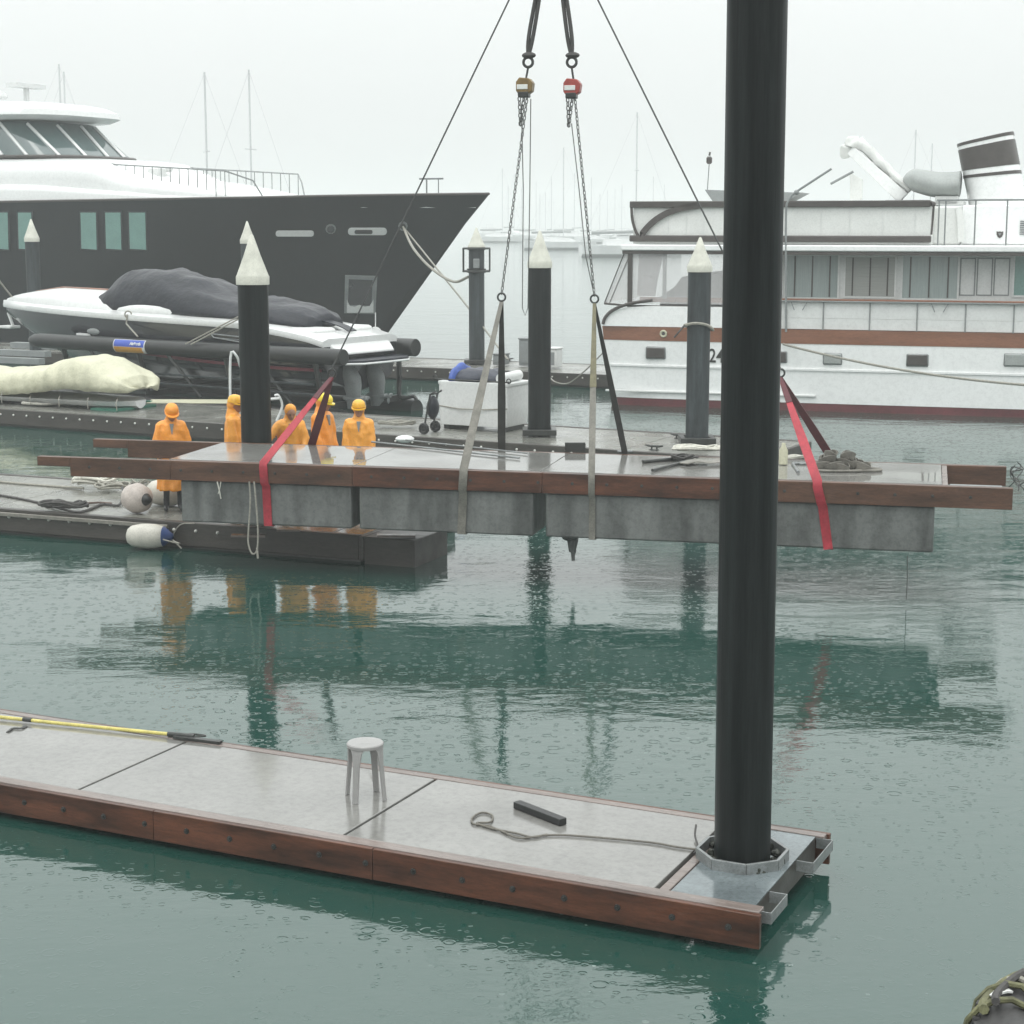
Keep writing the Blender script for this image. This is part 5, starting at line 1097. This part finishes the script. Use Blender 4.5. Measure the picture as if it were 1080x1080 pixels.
# aft enclosure of clear vinyl
cl = obj('clear_side_curtain', MB().prism([(.18, 2.76), (.72, 4.08), (4.4, 4.08), (4.4, 2.76)], .06, .066), M['clear'], wy)
obj('clear_stern_curtain', MB().add([(.18, .07, 2.76), (.72, .07, 4.08), (.72, 5.4, 4.08), (.18, 5.4, 2.76)], [(0, 1, 2, 3)]), M['clear'], wy)
xa = Yf.pix(664, 300, 0).x; xb_ = Yf.pix(700, 300, 0).x
obj('curtain_post', MB().box(xa - .06, xa + .07, .0, .055, 2.66, 4.08), M['brown'], wy, bevel=.01); obj('curtain_post', MB().box(xb_ - .05, xb_ + .05, .07, .12, 2.9, 4.08), M['grey'], wy)
obj('curtain_hem', MB().tube([(.16, .04, 2.75), (xa, .04, 2.70), (4.4, .03, 2.66)], .03, 6).tube([(.16, .04, 2.75), (.70, .04, 4.1)], .018, 6).tube([(.30, .04, 2.75), (.86, .04, 4.08)], .012, 6), M['brown'], wy)
obj('folded_curtain', MB().prism([(.95, 2.95), (1.0, 4.06), (1.65, 4.06), (1.5, 3.3), (1.45, 2.95)], .5, .56), M['hatch'], wy)
obj('covered_furniture', MB().loft([[(x, .9, 2.2), (x, .9, z), (x, 3.2, z + .05), (x, 3.3, 2.2)] for x, z in ((1.5, 2.9), (1.9, 3.15), (2.1, 3.45), (2.5, 3.5), (3.1, 3.56), (3.6, 3.5), (4.0, 3.35))]).wob(.04, 2), M['grey'], wy)
obj('aft_rail', MB().box(1.1, 4.3, .2, .3, 2.80, 2.93), M['varnish'], wy)
# flybridge bulwark
xf1 = Yf.pix(985, 230, .4).x; g = MB()
obj('flybridge_side', MB().box(.85, xf1 - .06, .42, 5.1, 4.34, 5.36), M['canvas'], wy)
for px in (705, 724, 742, 866, 896, 931, 965): a = Yf.pix(px, 230, .4).x; obj('canvas_seam', MB().box(a - .008, a + .008, .407, .419, 4.6, 5.3), M['gel2'], wy)
obj('upper_trim', MB().box(.76, xf1 - .1, .33, .52, 5.30, 5.47).tube([(xf1 - .1, .42, 5.39), (xf1 - .0, .5, 5.36)], .07, 8), M['brown'], wy, bevel=.02)
obj('lower_trim', MB().box(.76, xf1 - .05, .33, .52, 4.40, 4.57), M['brown'], wy, bevel=.03)
obj('fly_end_trim', MB().tube([(xf1 - .02, .45, 5.3), (xf1 - .05, .42, 4.6)], .03, 6), M['brown'], wy)
def ypx(px, py, y): q_ = Yf.pix(px, py, y); return Vector((q_.x, y, q_.z))
obj('arc_trim', MB().strap(spline([ypx(674, 252, .36), ypx(680, 243, .36), ypx(690, 233, .36), ypx(703, 225, .36), ypx(718, 220, .36), ypx(738, 216.5, .36)], 6), (.6, 0, 1), .16, .03), M['brown'], wy, ang=60)
obj('aft_trim', MB().strap(spline([ypx(666, 218, .37), ypx(667, 232, .37), ypx(671, 245, .37), ypx(676, 252, .37)], 5), (1, 0, 0), .07, .02), M['brown'], wy)
# right: railing, canvas locker, funnel house
for px, n_ in ((990, 0), (997, 0), (1028.5, 0), (1062, 0), (1096, 0), (1130, 0)): a = Yf.pix(px, 230, .1).x; obj('rail_post', MB().tube([(a, .1, 4.33), (a, .1, 5.47)], .02, 6), M['grey'], wy)
obj('upper_rail', MB().tube([(Yf.pix(988, 211, .1).x, .1, 5.47), (13.5, .1, 5.47)], .025, 6), M['grey'], wy)
obj('canvas_locker', MB().box(ypx(992, 0, 1.3).x, ypx(1022, 0, 1.3).x, 1.3, 2.6, 4.335, 5.32).wob(.02, 2), M['canvas'], wy, bevel=.05)
obj('locker_folds', MB().strap([(ypx(1020, 0, 1.25).x, 1.27, 5.3), (ypx(1023, 0, 1.2).x, 1.24, 4.9), (ypx(1024, 0, 1.2).x, 1.22, 4.4)], (1, 0, 0), .16, .02), M['canvas'], wy)
hx0 = ypx(1024, 0, 1.7).x
obj('funnel_house', MB().box(hx0, 13.5, 1.7, 4.2, 4.335, 5.36), M['white'], wy, bevel=.04)
obj('locker_box', MB().box(ypx(994, 0, 1.9).x, ypx(1019, 0, 1.9).x, 1.9, 2.5, 5.36, 5.60), M['gel2'], wy, bevel=.03)
sh = ypx(1054.5, 247.5, 1.68); s_ = .085
cr = obj('shield_badge', MB().prism([(sh.x + a * s_, sh.z + b * s_) for a, b in ((-1, 1), (-.35, .85), (0, 1), (.35, .85), (1, 1), (.95, 0), (.6, -.7), (0, -1.1), (-.6, -.7), (-.95, 0))], 1.675, 1.698), M['brown'], wy)
obj('shield_chevron', MB().prism([(sh.x + a * s_, sh.z + b * s_) for a, b in ((-.5, .5), (.5, .5), (0, -.4))], 1.665, 1.674), M['grey'], cr)
v0 = ypx(1076, 232, 1.68); g = MB()
for k in range(7): g.box(v0.x, v0.x + .3, 1.67, 1.695, v0.z - .05 - k * .055, v0.z - .02 - k * .055)
obj('louvre_vent', g, M['grey'], wy)
# funnel
FY = 2.9
fu = empty('funnel', (0, 0, 0)); fu.parent = wy
bl, tl, tr, br = ypx(1020, 214, 2.2), ypx(1008, 151, 2.2), ypx(1068, 137, 2.2), ypx(1083, 214, 2.2)
def fring(t_, grow=0, n=32):
    l_ = bl.lerp(tl, t_); r_ = br.lerp(tr, t_); c_ = (l_ + r_) / 2; a_ = (r_.x - l_.x) / 2 + grow; sl = (r_.z - l_.z) / (r_.x - l_.x); ring = []
    for k in range(n):
        u_ = 2 * math.pi * k / n; cx_ = a_ * (abs(math.cos(u_)) ** .6) * (1 if math.cos(u_) > 0 else -1); sy_ = (.72 + grow) * (abs(math.sin(u_)) ** .8) * (1 if math.sin(u_) > 0 else -1)
        ring.append((c_.x + cx_, FY + sy_, c_.z + cx_ * sl))
    return ring
def tf(py): return (214 - py) / (214 - 151)
obj('stack', MB().loft([fring(-.25), fring(0), fring(.5), fring(1)]), M['white'], fu)
for a, b_ in ((151.5, 154.5), (158, 180), (185, 188)): obj('stripe', MB().loft([fring(tf(b_), .012), fring(tf(a), .012)], cap=True), M['brown'], fu)
# covered dinghy, crane, lamps on top
P = [ypx(952, 189, 2.0), ypx(966, 192, 2.0), ypx(985, 196, 2.0), ypx(1003, 197, 2.0), ypx(1012, 196, 2.0)]
rings = []
SPn = spline(P, 5)
for i, p in enumerate(SPn):
    e = min(1, (i + .25) / 4) ** .5; r_ = (.31 + .07 * min(1, i / 8)) * e
    rings.append([(p.x, 2.4 + .75 * e * math.cos(u_), p.z + r_ * math.sin(u_) * (1 if math.sin(u_) > 0 else .75)) for u_ in [2 * math.pi * k / 20 for k in range(20)]])
obj('covered_dinghy', MB().loft(rings).wob(.03, 1.5), M['dinghy'], wy, ang=180)
obj('dinghy_chock', MB().box(P[0].x - .3, P[0].x + 1.6, 1.9, 2.9, 5.36, 5.46), M['gel2'], wy)
A, B = ypx(897, 158, 2.6), ypx(953, 209, 2.6); d_ = (B - A).normalized(); up_ = Vector((-d_.z, 0, d_.x)); 
if up_.z < 0: up_ = -up_
def beam(a, b, w1, h1, w2, h2, y): return [[a + Vector((0, y + sy * w1, 0)) + up_ * (su * h1) for sy, su in ((-1, -1), (1, -1), (1, 1), (-1, 1))], [b + Vector((0, y + sy * w2, 0)) + up_ * (su * h2) for sy, su in ((-1, -1), (1, -1), (1, 1), (-1, 1))]]
crn = empty('deck_crane', (0, 0, 0)); crn.parent = wy
obj('boom', MB().loft(beam(A, B, .12, .13, .16, .17, 0)), M['white'], crn, bevel=.02)
rings = []
for i in range(14):
    f = i / 13; p = A.lerp(B, f) + up_ * (.30 - .05 * f); w_ = .17 + .04 * math.sin(f * 19)
    rings.append([p + Vector((0, w_ * math.cos(u_), 0)) + up_ * ((.14 - .06 * f) * math.sin(u_) + .09 * noise.noise(Vector((f * 9, u_ * 2, 2)))) for u_ in [2 * math.pi * k / 14 for k in range(14)]])
obj('crane_cover', MB().loft(rings), M['canvas'], crn, ang=180)
obj('crane_head', MB().ell(A + Vector((.05, 0, .2)), (.18, .2, .19), 20, 14).ell(A + Vector((-.12, 0, -.02)), (.14, .17, .19), 16, 12).wob(.13, 5), M['canvas'], crn, ang=180)
obj('crane_base', MB().box(B.x - .45, B.x + .7, 2.1, 3.2, 5.36, 5.50).lathe([(.3, 4.6), (.3, 5.5)], c=(B.x, 2.6, 0), n=16), M['grey'], crn, bevel=.02)
obj('awning_pole', MB().tube(spline([ypx(829, 350, -.04), ypx(829, 290, -.04), ypx(829, 225, -.04), ypx(832, 211, -.04), ypx(839, 203, -.04), ypx(857, 191, -.04), ypx(877, 178, -.04)], 6), .03, 7).ell(ypx(840, 203, -.04), (.07, .05, .07), 8, 6), M['grey'], wy)
obj('awning_pole', MB().tube([ypx(876, 194, 2.0), ypx(900, 181, 2.0)], .035, 6), M['grey'], wy)
obj('folded_awning', MB().prism([(ypx(902, 0, 2.2).x, ypx(902, 182, 2.2).z), (ypx(903, 0, 2.2).x, 5.5), (ypx(916, 0, 2.2).x, 5.5), (ypx(916, 0, 2.2).x, ypx(0, 196, 2.2).z)], 2.2, 2.26), M['canvas'], wy)
q0, q1, q2, q3 = ypx(743, 200, 2.2), ypx(846, 203, 2.2), ypx(822, 216, 2.2), ypx(754, 216, 2.2)
obj('helm_cover', MB().prism([(p.x, p.z) for p in (q0, q1, q2, q3)], 2.2, 3.8), M['grey'], wy, bevel=.02)
lp = ypx(748, 169, 2.0); obj('signal_lamp', MB().lathe([(.05, -.1), (.08, -.06), (.08, .06), (.05, .1)], c=lp, n=14).tube([lp + Vector((0, 0, .12)), lp + Vector((0.02, 0, .22))], .03, 6), M['brown'], wy); obj('lamp_pole', MB().tube([lp + Vector((0, 0, -.1)), ypx(746, 201, 2.0)], .014, 5), M['steel'], wy)
# hull details
for px0, px1, py0, py1, m_ in ((682, 701, 366.5, 378, 'brown'), (817, 829, 371, 382, 'brown'), (869, 887, 373, 384, 'dinghy'), (957, 978, 374, 386, 'brown'), (1060, 1082, 373.5, 386, 'dinghy')):
    a, b_ = ypx(px0, py0, -.0), ypx(px1, py1, -.0); yo = .005
    f_ = obj('porthole_frame', MB().box(a.x - .03, b_.x + .03, yo - .03, yo + .06, b_.z - .03, a.z + .03), M['steel'], wy, bevel=.06); obj('porthole_glass', MB().box(a.x, b_.x, yo - .045, yo + .0, b_.z, a.z), M[m_], f_, bevel=.05)
a = ypx(699.5, 352, -.05); obj('vent_ring', MB().torus((a.x, -.03, a.z), .075, .028, 'y', 18, 8), M['cream'], wy); obj('vent_hole', MB().lathe([(.06, -.012), (.06, .012)], c=(a.x, -.015, a.z), n=14, axis='y'), M['brown'], wy)
a = ypx(756.5, 376, .0); text_mesh('24', .52, M['darkmetal'], wy, (a.x - .03, .008, a.z), (R(90), 0, 0), .008, bold=.004).scale = (.78, 1, 1)
line([Yf.world(*ypx(826, 363, -.1))] + sagline(Yf.world(*ypx(826, 363, -.1)), W(1180, 411, 1.2), .25)[1:], .032, 'rope', 'long mooring rope crossing the white yacht hull to the right', n=2)
# ================================================================== BOATS IN THE HAZE
def far_sail():
    t = empty('sailboat', (0, 0, 0), 0, label='x', cat='sailboat', group='boats moored out in the haze')
    rings = [[(x, -b, 1.15 + .02 * abs(x)), (x, -b * .85, .3), (x, 0, -.2), (x, b * .85, .3), (x, b, 1.15 + .02 * abs(x))] for x, b in ((-5.4, 1.1), (-3, 1.6), (0, 1.75), (2.5, 1.4), (4.4, .7), (5.6, .05))]
    obj('hull', MB().loft(rings), M['farwhite'], t); obj('cabin', MB().loft([[(x, -b, 1.1), (x, -b * .9, z), (x, b * .9, z), (x, b, 1.1)] for x, b, z in ((-2.8, 1.0, 1.75), (-1, 1.1, 1.85), (1.5, .9, 1.7), (2.6, .5, 1.25))]), M['farwhite'], t)
    obj('mast', MB().tube([(.6, 0, 1.2), (.6, 0, 15)], .075, 6).tube([(.6, -.9, 9), (.6, .9, 9)], .04, 4), M['farmast'], t); obj('boom', MB().tube([(.5, 0, 2.6), (-4.2, 0, 2.5)], .17, 6), M['grey'], t)
    obj('stays', MB().tube([(.6, 0, 14.9), (5.5, 0, 1.3)], .015, 4).tube([(.6, 0, 14.9), (-5.3, 0, 1.3)], .015, 4), M['farmast'], t); return t
def far_motor():
    t = empty('motor_cruiser', (0, 0, 0), 0, label='x', cat='motorboat', group='boats moored out in the haze')
    obj('hull', MB().loft([[(x, -b, z), (x, -b * .8, .1), (x, 0, -.3), (x, b * .8, .1), (x, b, z)] for x, b, z in ((-6, 1.9, 1.4), (-2, 2.1, 1.5), (2, 1.9, 1.8), (5, 1.0, 2.2), (6.8, .05, 2.4))]), M['farwhite'], t)
    obj('cabin', MB().loft([[(x, -b, 1.4), (x, -b * .9, z), (x, b * .9, z), (x, b, 1.4)] for x, b, z in ((-4, 1.7, 3.2), (-1, 1.7, 3.4), (1.5, 1.5, 3.3), (3, 1.1, 2.1))]), M['farwhite'], t)
    obj('window_band', MB().box(-3.6, 1.3, -1.62, 1.62, 2.3, 2.85), M['grey'], t); obj('upper_deck', MB().box(-4.4, .6, -1.5, 1.5, 3.45, 3.6).box(-2.6, .2, -1.2, 1.2, 4.7, 4.8).tube([(-2.4, -1.1, 3.6), (-2.4, -1.1, 4.7)], .05, 5).tube([(0, -1.1, 3.6), (0, -1.1, 4.7)], .05, 5), M['farwhite'], t); return t
s0, m0 = far_sail(), far_motor(); used = set()
def put(proto, px, D, sc_, yaw, label):
    o = proto if proto.name not in used else copy_tree(proto); used.add(proto.name)
    o.location = (V(px, 235, D).x, D, 0); o.rotation_euler = (0, 0, R(yaw)); o.scale = (sc_,) * 3; o['label'] = label
def puts(px, tipy, D, yaw, label): put(s0, px, D, (4.9 + (235 - tipy) / 1875 * D) / 15, yaw, label)
puts(212, 80, 190, 25, 'hazy sailboat mast with slanting stay above the dark yacht foredeck')
puts(259, 78, 200, -20, 'hazy tall bare mast above the bow railing end')
puts(61, 72, 330, 15, 'faint mast left of a close twin behind the bridge roof')
puts(67, 80, 330, -15, 'faint mast right of its close twin behind the bridge roof')
puts(665, 121, 260, 10, 'hazy sailboat mast rising at the corner of the flybridge')
puts(590, 157, 330, 8, 'faint sailboat with slanting forestay between the two middle chains')
puts(968, 139, 240, 160, 'hazy mast above the covered dinghy, the taller of two')
puts(985, 153, 260, 170, 'hazy mast above the covered dinghy, the shorter of two')
rnd = random.Random(31); ORD = 'first second third fourth fifth sixth seventh eighth ninth tenth eleventh twelfth thirteenth fourteenth fifteenth sixteenth seventeenth'.split()
for oi_, px in enumerate((527, 535, 541, 549, 563, 569, 574, 581, 603, 612, 622, 631, 639, 647, 655, 686, 700)): puts(px, rnd.uniform(178, 205), rnd.uniform(430, 620), rnd.uniform(-85, 85), ORD[oi_] + ' short faint far mast, counted rightwards from the dark bow tip')
put(m0, 597, 520, .9, 10, 'faint motor cruiser with a dark window band right of the middle pile tip')
put(m0, 659, 330, .8, 80, 'pale motor cruiser seen end on beside the white yacht corner')
put(m0, 553, 600, .9, 5, 'faint motor cruiser behind the left middle chain')
put(m0, 520, 620, .9, -10, 'faint motor cruiser just right of the dark bow tip')
put(m0, 628, 480, .6, 20, 'small faint motorboat behind the right middle chain')
# ================================================================== FOREGROUND TYRE ON ITS POST
tp = V(1158, 1109, 6.0); t = empty('old_tyre', (tp.x, tp.y, tp.z - .13), R(12), label='worn grey tyre bound with mossy rope at the lower right corner', cat='tyre')
prof = [(.24, -.10), (.30, -.125), (.38, -.115), (.435, -.08), (.45, 0), (.435, .08), (.38, .115), (.30, .125), (.24, .10), (.225, 0)]
rings = []
for k in range(65):
    a = 2 * math.pi * k / 64; gr = 0
    rings.append([((r_ + gr) * math.cos(a), (r_ + gr) * math.sin(a), z_ + .13) for r_, z_ in prof])
obj('casing', MB().loft(rings, cap=False), M['tyre'], t, ang=60)
g = MB()
for k in range(44):
    a = 2 * math.pi * k / 44; ca, sa = math.cos(a), math.sin(a)
    q_ = lambda r_, z_, da: Vector((r_ * math.cos(a + da), r_ * math.sin(a + da), z_ + .13))
    g.loft([[q_(.42, .092, -.045), q_(.42, .092, .03), q_(.447, .092, .03), q_(.447, .092, -.045)], [q_(.45, -.06, .0), q_(.45, -.06, .08), q_(.466, -.06, .08), q_(.466, -.06, .0)]])
obj('tread_block', g, M['tyre'], t); t.children[-1]['kind'] = 'stuff'
for k, (aa, m_) in enumerate(((150, 'ropegreen'), (128, 'ropegreen'), (118, 'rope'), (105, 'ropegreen'), (90, 'ropegreen'))):
    a = R(aa); c_ = Vector((.34 * math.cos(a), .34 * math.sin(a), .13)); rad = Vector((math.cos(a), math.sin(a), 0)); pts = []
    for i in range(15): u_ = 2 * math.pi * i / 14; pts.append(c_ + rad * .135 * math.cos(u_) + Vector((-rad.y, rad.x, 0)) * (.03 * math.sin(u_ * 2 + k)) + Vector((0, 0, .155 * math.sin(u_))))
    obj('lashing', MB().tube(pts, .013, 7), M[m_], t)
pts = [Vector((.41 * math.cos(R(a)), .41 * math.sin(R(a)), .25 + .012 * math.sin(a))) for a in range(60, 165, 7)]
obj('lashing', MB().tube(pts, .02, 7), M['ropegreen'], t); obj('lashing', MB().tube([p * .9 + Vector((0, 0, .06)) for p in pts], .016, 7), M['ropedark'], t)
obj('rag', MB().strap(spline([Vector((-.30, .24, .262)), Vector((-.27, .25, .275)), Vector((-.24, .27, .27)), Vector((-.21, .28, .262))], 5), (0, 1, 0), .035, .004), M['canvas'], t)
ps = empty('fender_post', (tp.x, tp.y, 0), 0, label='dark timber post carrying the foreground tyre', cat='post')
obj('post', MB().lathe([(.2, -5), (.2, tp.z - .15), (.19, tp.z - .005 - .13)], n=24), M['darkwood'], ps)
